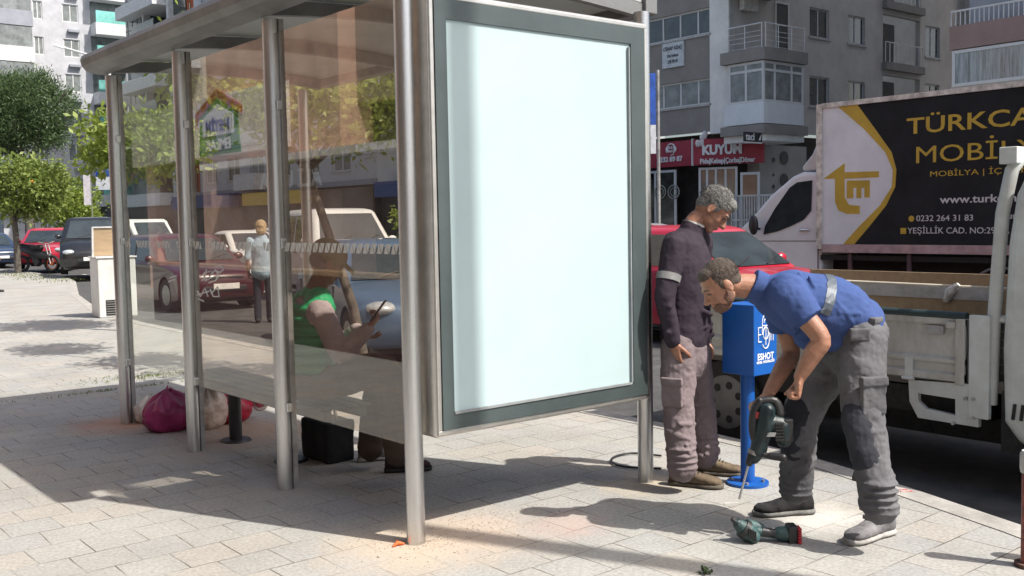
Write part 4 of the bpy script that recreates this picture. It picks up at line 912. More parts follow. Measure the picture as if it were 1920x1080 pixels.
# corner position from picture
pc = None
for nn in np.arange(.2, 4, .05):
    q = ony(1432,130,yc-nn)
    if q.x < XB+.9: pc = (q.x, yc-nn); break
bxc = XB-.25; 
q = onx(1432,130,bxc); bn = max(.8, yc-q.y); byc = q.y
bw = ony(1507,150,byc).x-bxc
Fs = frame3((bxc,byc,0), (1,0,0), (0,-1,0)); Ff = frame3((bxc,yc-.12,0), (0,-1,0), (-1,0,0)); bl = yc-.12-byc
def bz(v): return onx(1432,v,bxc).z
zb0_, zb1_, zw0, zw1 = bz(232), bz(108), bz(228), bz(112)
for k in range(4):
    dz = fh*k
    g = MB(); fbox(g, Fs, -.12, bw+.12, bz(110)+dz-.02, bz(88)+dz, -bl-.3, .12); g.build("balcony_slab", GREY_D, B1)
    if k in (0, 2, 3):
        # glazed bay
        zt2 = bz(112)+dz; zs = bz(190)+dz; zb2 = bz(230)+dz
        g = MB(); fbox(g, Fs, 0, bw, zb2, zs, -bl-.2, 0); g.build("bay_panel", mat("white bay panel", (.66,.71,.74), .5, 0, .04, 2), B1)
        tr = zs+(zt2-zs)*.78
        window(B1, Fs, 0, bw, zs, zt2, div=(.28,.70), n=-.04, fw=.10, gm=CURT, transom=tr, sill=False)
        window(B1, Ff, 0, bl, zs, zt2, div=(.5,), n=-.04, fw=.10, gm=BLDGL if k else CURT, transom=tr, sill=False)
        g = MB(); fbox(g, Fs, .3, bw-.3, zs, zt2, -bl-.1, -.6); g.build("bay_core", GREY_D, B1)
    if k == 0:
        g = MB(); fbox(g, Fs, -.12, bw+.12, bz(250)+dz, bz(232)+dz, -bl-.3, .12); g.build("bay_base", GREY_D, B1)
        g = MB(); fbox(g, Fs, .1, bw+.0, bz(263), bz(250), -bl-.3, .02); g.build("bay_soffit", GREY_P, B1)
    if k == 0:
        rb, rt = bz(88), bz(42)
        g = MB()
        for zz in (rt, rb+(rt-rb)*.3, rb+(rt-rb)*.5, rb+(rt-rb)*.7, rb+.05):
            r_ = .028 if zz == rt else .010
            g.tube([Ff(.05,zz,.05), Ff(bl-.03,zz,.05)], r_, 6); g.tube([Fs(.0,zz,.05), Fs(bw,zz,.05)], r_, 6)
        for a in (.05, bl*.5, bl-.05): g.tube([Ff(a,rb,.05), Ff(a,rt,.05)], .022, 6)
        for a in (.05, bw*.33, bw*.66, bw-.02): g.tube([Fs(a,rb,.05), Fs(a,rt,.05)], .022, 6)
        g.build("railing", WFR, B1)
        window(B1, F2, ya(1452), ya(1478), rb+.05, rt+1.5, div=(), n=.03, gm=BLDGL, fw=.08, sill=False)
        AC = None
q = ony(1410,5,yc-.3); g = MB(); g.box((q.x-.5,q.y-.0,q.z-.32), (q.x+.45,q.y+.25,q.z+.35)); g.build("air_conditioner", mat("ac casing", (.55,.55,.52), .5), B1, bevel=.03)
# ground floor: recessed glass front and tiled pier
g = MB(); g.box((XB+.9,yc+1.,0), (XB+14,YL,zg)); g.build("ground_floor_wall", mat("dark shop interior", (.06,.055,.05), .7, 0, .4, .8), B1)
zs0 = 3.0
def sign_corner_y(): return onx(1298,290,XB-.35).y
ys = sign_corner_y(); zt3, zb3 = onx(1298,262,XB-.35).z, onx(1298,310,XB-.35).z
SIGNR = mat("crimson sign board", (.30,.022,.045), .5, 0, .06, 3)
SG = thing("shop_sign", (XB-.35,ys,zb3), "crimson shop signboard with a phone number and KUYUM wrapping the building corner", "shop sign")
g = MB(); g.box((XB-.35,ys,zb3), (XB-.05,ys+7.,zt3)); g.build("sign_board", SIGNR, SG)
xr = ony(1430,290,ys).x
SA = Vector((XB-.35,ys,0)); SBx = XB+.9; SB = Vector((SBx,onx(1432,290,SBx).y,0)); SD = (SB-SA).normalized(); SN = Vector((SD.y,-SD.x,0)); SLn = (SB-SA).length
FS = frame3(SA, SD, SN)
def spx(u, v):          # point of the slanted sign face seen at a pixel
    d = ray(u, v); t = (SA-CAM).dot(SN)/d.dot(SN); p = CAM+d*t; return (p-SA).dot(SD), p.z, t
g = MB(); fbox(g, FS, 0, SLn, zb3, zt3, -.25, 0); g.build("sign_board", SIGNR, SG)
g = MB(); g.box((XB-.38,ys-.04,zb3-.02), (XB-.29,ys+.02,zt3+.04)); g.build("corner_strip", WFR, SG)
LETT = mat("pale raised letters", (.66,.68,.70), .5, var=.03)
def stext_x(txt, u, v, px, sx, bold, g=None, xx=None):     # on the street face
    q = onx(u, v, xx or XB-.35); D = (q-CAM).dot(CF); s_ = px*D/FPX/.70
    return text_mb(txt, s_, lambda x,y,h: (q.x-h-.01, q.y-x, q.z+y), .03, 'CENTER', bold*s_, sx, g)
def stext_y(txt, u, v, px, sx, bold, g=None):
    a_, z__, t_ = spx(u, v); s_ = px*t_/FPX/.70
    return text_mb(txt, s_, lambda x,y,h: FS(a_+x, z__+y, .01+h), .06, 'CENTER', bold*s_, sx, g)
g = stext_x("232 89 87", 1259, 299, 9, 1.05, .03)
q = onx(1258,279,XB-.37); g.tube([(q.x,q.y+.22*math.cos(a),q.z+.20*math.sin(a)) for a in np.linspace(-.4,PI+.4,20)], .030, 6); g.ell((q.x,q.y+.22,q.z-.03), (.05,.07,.12)); g.ell((q.x,q.y-.22,q.z-.03), (.05,.07,.12)); g.tube([(q.x,q.y-.22,q.z-.1),(q.x,q.y-.12,q.z-.24),(q.x,q.y,q.z-.27)], .022, 6)
stext_x("ALO", 1258, 277, 5, 1.2, .02, g); stext_x("PAKET", 1258, 284, 4, 1.2, .02, g)
g.build("phone_lettering", LETT, SG)
g = stext_y("KUYUM", 1354, 281, 17, .90, .05); g.build("name_lettering", LETT, SG)
g = stext_y("Pide|Kebap|Çorba|Döner", 1364, 301, 9., .78, .03); g.build("menu_lettering", LETT, SG)
q = FS(spx(1316,262)[0], spx(1316,262)[1], .06); g = MB(); rs = random.Random(2)
for k in range(6): g.ell((q.x+rs.uniform(-.25,.25),q.y,q.z+rs.uniform(-.2,.25)), (.16,.05,.15))
g.build("chef_emblem", LETT, SG)
# shop window fronts below the sign
def shopfront(u0, u1, vt, vb, xx, n, gm):
    a = onx(u0, vt, xx); b = onx(u1, vt, xx); F = frame3((xx,a.y,0), (0,-1,0), (-1,0,0))
    return F, a.y-b.y
Fq = frame3((XB-.2,ys+7,0), (0,-1,0), (-1,0,0)); shopg = mat("shop glass", (.045,.05,.045), .08, 0, .8, .9, spec=.9)
window(B1, Fq, .2, 7-1.0, .15, zb3-.12, div=(.3,.55,.8), n=0, fw=.10, gm=shopg, sill=False)
g = MB()
for k in (0,1):
    q = onx(1238+k*25,360,XB-.24); g.tube([(q.x,q.y+.30*math.cos(a),q.z+.28*math.sin(a)) for a in np.linspace(0,2*PI,24)], .03, 6); g.tube([(q.x,q.y+.18*math.cos(a),q.z+.17*math.sin(a)) for a in np.linspace(0,2*PI,24)], .02, 6)
g.build("window_rings", mat("etched rings", (.28,.30,.28), .6), B1)
Fr = frame3(SA-SN*.25, SD, SN); wr = SLn
window(B1, Fr, .2, wr*.62, .15, zb3-.1, div=(.22,.45,.7), n=0, fw=.09, gm=shopg, sill=False)
window(B1, Fr, wr*.66, wr*.93, .15, zb3-.35, div=(), n=0, fw=.1, gm=BLDGL, sill=False)
g = MB(); q0, q1 = ony(1424,300,yc-.3), ony(1512,300,yc-.3); g.box((q0.x,yc-.3,0), (q1.x,yc+.3,bz(263))); pier = g.build("tiled_pier", plaster("pale pier", (.40,.40,.38)), B1)
g = MB()
for (u,v,r) in ((1470,296,.28),(1470,338,.28),(1450,300,.10),(1450,328,.06),(1450,350,.09),(1456,268,.06)):
    q = ony(u,v,yc-.31); g.tube([(q.x,q.y,q.z),(q.x,q.y-.02,q.z)], r, 20)
g.build("round_motif", mat("grey motif", (.07,.07,.07), .5), pier)
# small black sign 'taci'
q = ony(1413,257,byc-.16); TS = thing("shop_sign", tuple(q), "small black sign reading taci above the crimson signboard's right end", "sign")
D = (q-CAM).dot(CF); hw_, hh_ = 21*D/FPX*1.25, 9*D/FPX
g = MB(); g.box((q.x-hw_,q.y,q.z-hh_), (q.x+hw_,q.y+.08,q.z+hh_)); g.build("sign_board", mat("black board", (.015,.015,.015), .5), TS)
g = MB(); g.box((q.x-hw_,q.y-.005,q.z-hh_-.05), (q.x+hw_,q.y+.07,q.z-hh_)); g.build("lower_edge", WFR, TS)
g = text_mb("taci", 13*D/FPX/.7, lambda x,y,h: (q.x-.22+x,q.y-.01-h,q.z+y), .01, bold=.01, sx=1.0); g.add([(q.x+.28,q.y-.015,q.z-.12),(q.x+.42,q.y-.015,q.z-.1),(q.x+.47,q.y-.015,q.z+.14),(q.x+.36,q.y-.015,q.z+.02)], [(0,1,2,3)]); g.build("white_lettering", LETT, TS)
# dentist's plate
q = onx(1262,103,XB-.06); D = (q-CAM).dot(CF); PLT = thing("wall_sign", tuple(q), "pale rectangular plate with dark lettering between two rows of windows on the grey block", "sign")
w_, h_ = 22*D/FPX*1.2, 23*D/FPX; g = MB(); g.box((XB-.08,q.y-w_,q.z-h_), (XB-.02,q.y+w_,q.z+h_)); g.build("plate", mat("pale plate", (.52,.57,.60), .4), PLT)
g = MB(); DK = mat("dark lettering", (.04,.045,.06), .6)
for txt, dz, px in (("CENAP ADAŞ", .27, 7.), ("Diş Hekimi", -.03, 5.5), ("238 98 81", -.27, 6.)):
    s_ = px*D/FPX/.7; text_mb(txt, s_, lambda x,y,h: (XB-.082-h,q.y-x,q.z+dz+y), .008, bold=.02*s_, sx=.75, mb=g)
g.build("lettering", DK, PLT)
# white railing on the far pavement
RL = thing("railing", (24,12,0), "white metal railing on the far pavement in front of the tiled pier", "railing")
q0, q1 = onx(1372,400,26), onx(1450,400,26); g = MB(); n_ = 16; zt4, zb4 = onx(1372,368,26).z, .1
for k in range(n_+1): y = q0.y+(q1.y-q0.y)*k/n_; g.box((26-.02,y-.02,0), (26+.02,y+.02,zt4))
for z in (zt4, .25, zt4*.62): g.box((26-.03,q1.y,z-.03), (26+.03,q0.y,z+.03))
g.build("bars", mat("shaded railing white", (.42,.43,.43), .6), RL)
# ---- far right block
q = onx(1782,180,27.); yq = q.y
B2 = thing("apartment_building", (27,yq,0), "apartment block at the top right with a curtained glazed balcony under a railing", "building")
PK = plaster("dusty pink parapet", (.30,.22,.20)); F3 = frame3((27,yq,0), (0,-1,0), (-1,0,0)); W3 = 9.
zk = lambda v: onx(1800,v,27).z
g = MB(); g.box((27,yq-W3,0), (56,yq-.0,zk(162))); g.build("wall", GREY_L, B2)
g = MB(); g.box((27.5,yq-W3,zk(162)), (56,yq-.3,34)); g.build("wall", plaster("blue grey render", (.33,.35,.38)), B2)  # raised and deepened beyond view to cast shade on the corner block's side
g = MB(); g.box((26.95,yq-W3,zk(92)), (56,yq+.02,zk(48))); g.build("parapet", PK, B2)
for a in (.05, 2.35, 4.65, 6.9): window(B2, F3, a, a+2.2, zk(162), zk(94), div=(), n=.0, fw=.09, gm=CURT2, sill=False)
g = MB(); zr0, zr1 = zk(48), zk(22)
for k in range(64): a = k*.14; fbox(g, F3, a, a+.025, zr0, zr1, .0, .03)
fbox(g, F3, 0, 9, zr1, zr1+.05, -.01, .05); g.build("railing", WFR, B2)
window(B2, frame3((27.5,yq-2.,0),(0,-1,0),(-1,0,0)), 0, 1.8, zk(48), zk(-40), div=(.5,), n=.05, sill=False)
# building between them, farther up the side street
B3 = thing("apartment_building", (44,yc-2,0), "grey building glimpsed between the corner block and the far right block", "building")
g = MB(); g.box((XB+W2-1,yc-1.,0), (XB+W2+14,yc+8,24)); g.build("wall", GREY_L, B3)

# ---- far left: glass tower with white bands
def tower(): pass
XT = 27.
GT_ = thing("office_tower", (XT,77,0), "dark glass tower with slanting white balcony bands behind the left end of the shelter", "building")
GLZ = mat("blue grey curtain wall", (.13,.18,.19), .12, 0, .25, .6, spec=.8); TE = mat("white band render", (.62,.64,.65), .7)
TEAL = mat("teal balcony glass", (.20,.50,.46), .15, 0, .3, .5, spec=.8)
y0_, y1_ = onx(342,60,XT).y, onx(236,60,XT).y
ym = onx(272,60,XT).y
g = MB(); g.box((XT,ym,0), (XT+18,y1_,21.5)); g.build("glass_core", GLZ, GT_)
g = MB(); g.box((XT+1.6,y0_+2.5,0), (XT+18,ym,21.5)); g.build("balcony_back_wall", plaster("tower taupe", (.22,.20,.18)), GT_)
g = MB(); g.box((XT+.3,y0_,0), (XT+18,y0_+2.5,21.5)); g.build("dark_glass_fin", mat("dark green glass", (.03,.05,.045), .1, spec=.8), GT_)
g = MB(); g.box((XT-.1,y0_+2.3,0), (XT+.4,y0_+2.7,21.5)); g.box((XT-.15,ym-.15,0), (XT+.4,ym+.15,21.5)); g.build("white_fin", TE, GT_)
zf = 3.05; z00 = onx(272,80,XT).z
for k in range(-5, 3):
    z = z00+k*zf*.98; ye_ = ym+ (y1_-ym)*(.92-.12*((k+9) % 3))
    g = MB(); g.box((XT-1.1,y0_+2.8,z-.9), (XT+1.6,ye_,z+.05)); g.build("balcony_band", TE, GT_)
    g = MB(); g.box((XT-1.05,y0_+2.9,z+.05), (XT-1.0,ym,z+1.05)); g.build("balcony_glass", mat("grey balcony glass", (.16,.21,.21), .15, spec=.8) if k == -5 else bpy.data.materials["grey balcony glass"], GT_)
    g = MB(); g.box((XT+1.55,ym-3.2,z+.1), (XT+1.6,ym-1.2,z+2.1)); g.build("balcony_door", BLDGL, GT_)
g = MB()
for k in range(14): z = 2+k*1.53; g.box((XT-.03,ym+.1,z), (XT,y1_,z+.04))
for k in range(4): y = ym+(y1_-ym)*(k+.5)/4; g.box((XT-.03,y,0), (XT,y+.04,21.5))
g.build("mullion", mat("mullion", (.06,.08,.085), .4), GT_)
# ---- white sunlit block with teal balconies left of the tower
WB = thing("apartment_building", (24,92,0), "bright white sunlit apartment block with teal glass balconies behind the pine", "building")
WHR = plaster("white render", (.47,.48,.51), .08); GRB = plaster("grey band render", (.30,.32,.36))
yw = 88.; xa_, xb_ = ony(-10,100,yw).x, ony(172,100,yw).x; xc_ = ony(236,100,yw).x
xg = ony(52,100,yw).x
Fw = frame3((xa_,yw,0), (1,0,0), (0,-1,0)); Ww = xb_-xa_
hs = []; zq = lambda v: ony(120,v,yw).z; fl = 2.95; zb5 = zq(106)
for k in range(-6, 5):
    for (u0, u1) in ((65,83),(120,150)):
        a0, a1 = ony(u0,100,yw).x-xa_, ony(u1,100,yw).x-xa_
        if a0 > 0 and zb5+fl*k > .5: hs.append((a0, a1, zb5+fl*k, zb5+fl*k+1.5))
wall(WB, Fw, Ww, 38., hs, WHR, depth=.2)
for h in hs: window(WB, Fw, *h, div=(.5,), gm=CURT, n=-.1, fw=.08, sill=False)
g = MB(); g.box((xa_,yw+.3,0), (xc_+1,yw+14,38)); g.build("core", GRB, WB)
for k in range(-6, 5):
    z = zb5+fl*k-.9
    if z < .5: continue
    g = MB(); g.box((xg-2.6,yw-1.3,z), (xg+.2,yw-.02,z+1.25)); g.build("grey_band", GRB if k % 2 else TE, WB)
    g = MB(); g.box((xg-2.5,yw-1.25,z+1.25), (xg+.1,yw-.02,z+2.9)); g.build("bay_glazing", CURT, WB)
    g = MB(); g.box((xb_,yw-1.4,z-.1), (xc_,yw+.0,z+.9)); g.build("balcony_band", TE, WB)
    g = MB(); g.box((xb_+.05,yw-1.38,z+.9), (xc_,yw-1.33,z+1.9)); g.build("balcony_glass", TEAL, WB)
    g = MB(); g.box((xb_,yw+.1,z+.9), (xc_,yw+.2,z+2.85)); g.build("recess_wall", CURT, WB)
    g = MB(); g.box((ony(128,100,yw).x,yw-.35,z+.05), (ony(150,100,yw).x,yw,z+.25)); g.build("ledge", GRB, WB)
# ---- terracotta block and white block seen over the shelter roof
OB = thing("apartment_building", (XT,69,0), "terracotta orange apartment block between the glass tower and the white block", "building")
TER = plaster("terracotta render", (.42,.13,.06)); a0, a1 = onx(362,40,XT).y, onx(346,40,XT).y
g = MB(); g.box((XT+.2,a0,0), (XT+14,a1,22)); g.build("wall", TER, OB)
for k in range(1, 7):
    g = MB(); g.box((XT-.9,a0+.3,k*3.), (XT+.2,a1-.1,k*3.+.9)); g.build("balcony_slab", TE, OB)
    g = MB(); g.box((XT+.15,a0+.8,k*3.+.9), (XT+.2,a1-.6,k*3.+2.5)); g.build("balcony_door", BLDGL, OB)
CB = thing("apartment_building", (XT,56,0), "white and grey apartment block seen through the upper panes of the shelter", "building")
y2, y3 = onx(700,60,XT).y, onx(364,40,XT).y; F5 = frame3((XT,y3,0), (0,-1,0), (-1,0,0)); hs = []
for k in range(1, 6):
    a = 1.0
    while a < y3-y2-3.4: hs.append((a, a+2.0, 1.4+k*3.02, 3.0+k*3.02)); a += 3.6
wall(CB, F5, y3-y2, 21., hs, plaster("off white render", (.50,.52,.55), .04), z0=3.6)
for h in hs: window(CB, F5, *h, div=(.5,), gm=BLDGL if int(h[0]*7+h[2]*3) % 2 else CURT, fw=.09)
g = MB(); g.box((XT+.3,y2,0), (XT+12,y3,21)); g.build("core", GRB, CB)
for k in range(1, 6):
    g = MB(); fbox(g, F5, 0, y3-y2, .55+k*3.02, .85+k*3.02, -.1, .10); g.build("floor_band", GRB, CB)
    g = MB(); fbox(g, F5, 7.5, 10.6, .7+k*3.02, 1.75+k*3.02, .0, .9); g.build("balcony", TE, CB)
SHP = mat("shop front dark", (.05,.05,.055), .4, 0, .6, .5)
g = MB(); g.box((XT-.3,y2,0), (XT+.3,y3+38,3.4)); g.build("shop_front", SHP, CB)
MARB = mat("maroon shop fascia", (.10,.02,.022), .5); YEL = mat("yellow stripe", (.6,.42,.05), .5); BLUS = mat("blue fascia", (.03,.07,.22), .5)
for i, (ya_, yb_, m_, z0, z1, lb) in enumerate([(24.5,34,MARB,2.9,4.2,"maroon shop fascia over the dark shops beyond the white SUV"), (35,42,BLUS,2.8,3.6,"blue shop fascia far beyond the shelter's left panes"), (50,58,YEL,2.7,3.5,"yellow shop fascia across the street, seen past the second post"), (60,70,BLUS,2.7,3.6,"long blue shop fascia across the street, left of the thin tree trunk")]):
    g = MB(); g.box((XT-1.0,ya_,z0), (XT-.3,yb_,z1)); o = g.build("shop_fascia", m_, None); tag(o, lb, "shop sign")
    if i == 0:
        g = MB(); g.box((XT-1.05,ya_,z0-.25), (XT-.3,yb_,z0-.02)); g.build("yellow_stripe", YEL, o)
# shops closing the row between the white block and the corner block
DB = thing("shop_building", (XT+1,29,0), "pale plain building with dark shops behind the near orange tree's crown", "building")
g = MB(); g.box((XT,YL-.5,3.4), (XT+12,y2,24)); g.build("wall", plaster("cool white wall", (.56,.60,.62), .03), DB)
g = MB(); g.box((XT+.2,YL-.5,0), (XT+12,y2,3.4)); g.build("shop_front", SHP, DB)
F6 = frame3((XT,y2,0), (0,-1,0), (-1,0,0)); a = 2.
while a < y2-YL-2:
    for k in (1,2,3,4): window(DB, F6, a, a+2.2, 1.9+k*3, 3.4+k*3, div=(.33,.66), n=.03, gm=BLDGL, fw=.1)
    a += 4.2
BNR = thing("shop_sign", (XT-1.2,33,4.6), "pale framed shop sign half hidden by the near orange tree's leaves", "shop sign")
q = onx(665,245,XT-2); g = MB(); g.box((XT-2.1,q.y-2.2,q.z-.55), (XT-1.9,q.y+2.2,q.z+.55)); g.build("sign_board", mat("teal sign", (.10,.17,.22), .5), BNR)
g = MB(); F7 = frame3((XT-2.1,q.y+2.2,0),(0,-1,0),(-1,0,0)); fbox(g,F7,0,4.4,q.z-.65,q.z-.55,-.2,.05); fbox(g,F7,0,4.4,q.z+.55,q.z+.65,-.2,.05); fbox(g,F7,-.1,0,q.z-.65,q.z+.65,-.2,.05); g.build("frame", WFR, BNR)
# banners
def banner(u, v0, v1, wpx, D, label, pole=True):
    a, b = at(u, v0, D), at(u, v1, D); t = thing("street_banner", (a.x,a.y,0), label, "banner", "blue and white street banners")
    hw = wpx*D/FPX/2; r_ = Vector((CR.x,CR.y,0)).normalized()
    g = MB(); g.obox((a+b)/2+Vector((0,0,(a.z-b.z)*.18)), r_, r_.cross(Vector((0,0,1))), Vector((0,0,1)), hw, .01, (a.z-b.z)*.32); g.build("blue_field", mat("banner blue", (.02,.09,.42), .6, 0, .3, 2), t)
    g = MB(); g.obox((a+b)/2-Vector((0,0,(a.z-b.z)*.32)), r_, r_.cross(Vector((0,0,1))), Vector((0,0,1)), hw, .01, (a.z-b.z)*.179); g.build("white_field", mat("banner white", (.6,.62,.65), .6), t)
    g = MB(); p = a+r_*(hw+.06); g.cyl((p.x,p.y,0), (p.x,p.y,a.z+.1), .05, n=12); g.build("pole", STEELD, t)
    return t, (a+b)/2, r_, hw
t, c, r_, hw = banner(192, 288, 356, 26, 55, "blue and white street banner with a seated woman on it, left of the shelter")
g = MB(); n_ = r_.cross(Vector((0,0,1)))*-1; n_ = n_ if n_.dot(CAM-c) > 0 else -n_
cc = c+n_*.03; g.ell(cc+Vector((0,0,.50)), (.09,.02,.12), None, 10, 8); g.build("printed_face", mat("printed skin", (.45,.28,.2), .7), t)
g = MB(); g.ell(cc+Vector((0,0,.18)), (.17,.02,.24), None, 10, 8); g.build("printed_shirt", mat("printed shirt", (.55,.45,.4), .7), t)
banner(1222, 138, 288, 15, 30, "tall blue and white street banner just right of the panel's end post")
# far street lamp
q = at(162,118,45); SLm = thing("street_lamp", (q.x+1.6,q.y,0), "slim white street lamp arm reaching left above the shelter's far end", "street lamp")
e0, e1 = at(122,90,45), at(204,114,45); g = MB(); g.tube([e1, e0], .05, 8); g.tube([(e1.x,e1.y,0),(e1.x,e1.y,e1.z)], .07, 8); g.build("pole", WFR, SLm)
g = MB(); d = (e0-e1).normalized(); g.tube([e0, e0+d*.5], [(.12,.05),(.09,.04)], 8); g.build("lamp_head", WFR, SLm)
q = at(163,352,50); FL = thing("feather_flag", (q.x,q.y,0), "narrow white feather flag with dark marks above the white pickup", "flag")
g = MB(); g.obox(q+Vector((0,0,-.1)), Vector((CR.x,CR.y,0)).normalized(), Vector((CF.x,CF.y,0)).normalized(), Vector((0,0,1)), .17, .01, .75); g.build("cloth", mat("flag cloth", (.62,.58,.6), .7), FL)
g = MB(); g.cyl((q.x+.2,q.y,0), (q.x+.2,q.y,q.z+.7), .02, n=8); g.build("pole", STEELD, FL)

# discarded white cabinet with a board on it
q = gp(165,590); a = gp(187,597); b = gp(262,596)
FR = thing("cabinet", (a.x,a.y,0), "discarded white metal cabinet with a black grille near its foot, standing on the pavement", "cabinet")
u2 = (q-a); u2.z = 0; u2.normalize(); u1 = Vector((u2.y,-u2.x,0)); w_ = .62
zc = onx(187,492,a.x).z
D_ = (a-CAM).dot(CF); zc = CAM.z-(492-433)*D_/FPX
C = a+u1*w_/2+u2*.30+Vector((0,0,zc/2)); g = MB(); g.obox(C, u1, u2, Vector((0,0,1)), w_/2, .30, zc/2); cb = g.build("case", mat("white enamel", (.68,.69,.68), .35, 0, .05, 3, col2=(.55,.55,.53)), FR, bevel=.02)
g = MB(); g.obox(a+u1*w_*.45+Vector((0,0,.17))-u2*.004, u1, u2, Vector((0,0,1)), w_*.27, .006, .13); gr_ = g.build("grille", BLACKR, FR)
g = MB()
for k in range(6): g.obox(a+u1*w_*.45+Vector((0,0,.07+k*.04))-u2*.014, u1, u2, Vector((0,0,1)), w_*.26, .004, .005)
g.build("grille_slat", STEELD, gr_)
g = MB(); g.obox(a+u1*w_/2+u2*.30+Vector((0,0,zc+.012)), u1, u2, Vector((0,0,1)), w_/2+.02, .32, .012); g.build("lid", mat("lid white", (.74,.74,.73), .3), FR)
BD = thing("wooden_board", tuple(a+Vector((0,0,zc))), "brown board with a white edge leaning on top of the discarded cabinet", "board")
c_ = a+u1*w_*.42+u2*.25+Vector((0,0,zc+.27)); az_ = (Vector((0,0,1))-u2*.15).normalized()
g = MB(); g.obox(c_, u1, u2, az_, .26, .012, .24); g.build("panel", WOOD, BD); g = MB(); g.obox(c_-u1*.27, u1, u2, az_, .012, .03, .25); g.obox(c_+az_*.25, u1, u2, az_, .28, .03, .012); g.build("white_edge", TE, BD)

# ================================================================ our side of the street (seen mirrored in the glass)
RB = thing("restaurant_building", (-6.3,10,0), "sunlit salmon restaurant building behind the camera, mirrored in the shelter glass", "building")
SAL = mat("salmon stone cladding", (.74,.47,.35), .7, 0, .15, 1.5, .3, 20); MR = mat("maroon counter paint", (.05,.012,.018), .5); TAN = mat("tan timber", (.42,.30,.18), .6)
g = MB(); g.box((-14,11.4,0), (-6.25,16.9,11)); g.build("upper_wall", SAL, RB)
g = MB(); g.box((-14,7.9,3.6), (-6.6,11.4,11)); g.build("upper_wall", mat("brown upper render", (.35,.26,.20), .8), RB)
g = MB(); g.box((-14,17.2,3.9), (-6.3,27,14)); g.build("upper_wall", plaster("cream render", (.80,.72,.62)), RB)
g = MB(); g.box((-14,-14,3.6), (-6.5,7.9,12)); g.build("upper_wall", plaster("brown render", (.25,.19,.15)), RB)
g = MB(); g.box((-14,-14,0), (-6.9,27,3.6)); g.build("ground_floor", mat("dark restaurant interior", (.05,.04,.038), .8, 0, .6, .7), RB)
for y in (7.6, 17.0, 20.4): g = MB(); g.box((-6.9,y,0), (-6.35,y+.55,3.3)); g.build("pillar", SAL, RB)
g = MB(); g.box((-6.9,6.4,2.62), (-5.6,15.9,2.74)); g.build("canopy_edge", mat("white canopy", (.85,.80,.76), .6), RB)
g = MB(); g.box((-6.2,6.5,2.12), (-5.9,15.8,2.6)); g.build("maroon_fascia", MARB, RB)
g = MB()
text_mb("ALİ USTA", .42, lambda x,y,h: (-5.89+h,12.6+x,2.30+y), .02, bold=.008, sx=1.3, mb=g); g.build("white_lettering", LETT, RB)
for k in range(6):
    g = MB(); y = 18+k*1.45; g.box((-6.3,y,5.4), (-6.2,y+1.0,6.9)); g.build("window", BLDGL, RB)
g = MB(); g.box((-6.3,17.3,4.9), (-5.2,26.5,5.05)); g.build("balcony_slab", TE, RB)
g = MB(); 
for k in range(40): g.box((-5.25,17.4+k*.23,5.05), (-5.22,17.43+k*.23,6.0))
g.build("railing", WFR, RB)
ES = thing("shop_sign", (-6.2,17,3.), "house shaped estate agent's sign over the restaurant row, mirrored in the shelter glass", "shop sign")
g = MB(); g.box((-6.25,13.2,2.95), (-6.05,21.,4.15)); g.build("sign_board", mat("cream board", (.85,.77,.71), .6), ES)
def es(poly, m_, nm, e): g = MB(); g.prism([(17.0-p[0],p[1]) for p in poly], -6.05, -6.05+e, lambda y,z,h: (h,y,z)); return g.build(nm, m_, ES)
yc0 = 15.9; S_ = 1.
g = MB(); g.prism([(yc0-1.0,2.96),(yc0+1.0,2.96),(yc0+.9,3.75),(yc0,4.12),(yc0-.9,3.75)], -6.05, -6.03, lambda y,z,h: (h,y,z)); g.build("green_house_shape", mat("sign green", (.03,.20,.06), .5), ES)
g = MB(); g.prism([(yc0-1.1,3.70),(yc0,4.12),(yc0+1.1,3.70),(yc0+1.1,3.86),(yc0,4.28),(yc0-1.1,3.86)], -6.05, -6.01, lambda y,z,h: (h,y,z)); g.build("red_roof_shape", mat("sign red", (.35,.03,.03), .5), ES)
g = MB(); g.prism([(yc0-.75,3.35),(yc0+.75,3.35),(yc0+.75,3.72),(yc0,3.98),(yc0-.75,3.72)], -6.04, -6.015, lambda y,z,h: (h,y,z)); g.build("white_house_shape", LETT, ES)
g = text_mb("METİM", .30, lambda x,y,h: (-6.012+h,yc0+x,3.53+y), .01, bold=.012, sx=1.25); g.build("blue_lettering", mat("sign blue", (.05,.05,.32), .5), ES)
g = text_mb("EMLAK", .30, lambda x,y,h: (-6.012+h,yc0+x,3.15+y), .01, bold=.010, sx=1.35); g.build("white_lettering", LETT, ES)
PW = thing("low_wall", (-3.4,8,0), "maroon low parapet with a tan timber rail along the restaurant terrace, mirrored in the glass", "low wall")
g = MB(); g.box((-3.5,3.6,0), (-3.36,12.6,.90)); g.build("panel", MR, PW)
g = MB(); g.box((-3.55,3.55,.90), (-3.30,12.65,.95)); g.build("timber_rail", TAN, PW)
for y in (): 
    tree((-4.6,y+3,0), [(-4.6,y+3,1.4)], [((-4.5,y+3,3.5),(1.1,1.1,.7))], "orange tree on the restaurant terrace %s, seen only mirrored in the glass" % ("nearest the camera" if y < 6 else "farther along"), ncl=110, per=34, ll=.14, lw=.035, seed=int(y*3), group="terrace trees")
g = MB(); g.box((-60,-14,0), (-14,-13,12)); 
# cable over the box pole and the loop on the ground
g = MB(); pts_ = [gp(1240,858),gp(1190,853),gp(1160,857),gp(1146,866),gp(1158,876),gp(1190,880),gp(1240,882)]
g.tube([p+Vector((0,0,.012)) for p in smooth3(pts_)], .007, 6); tag(g.build("cable", PLASTIC_BLK), "thin dark cable looped on the paving by the shelter's right post", "cable")
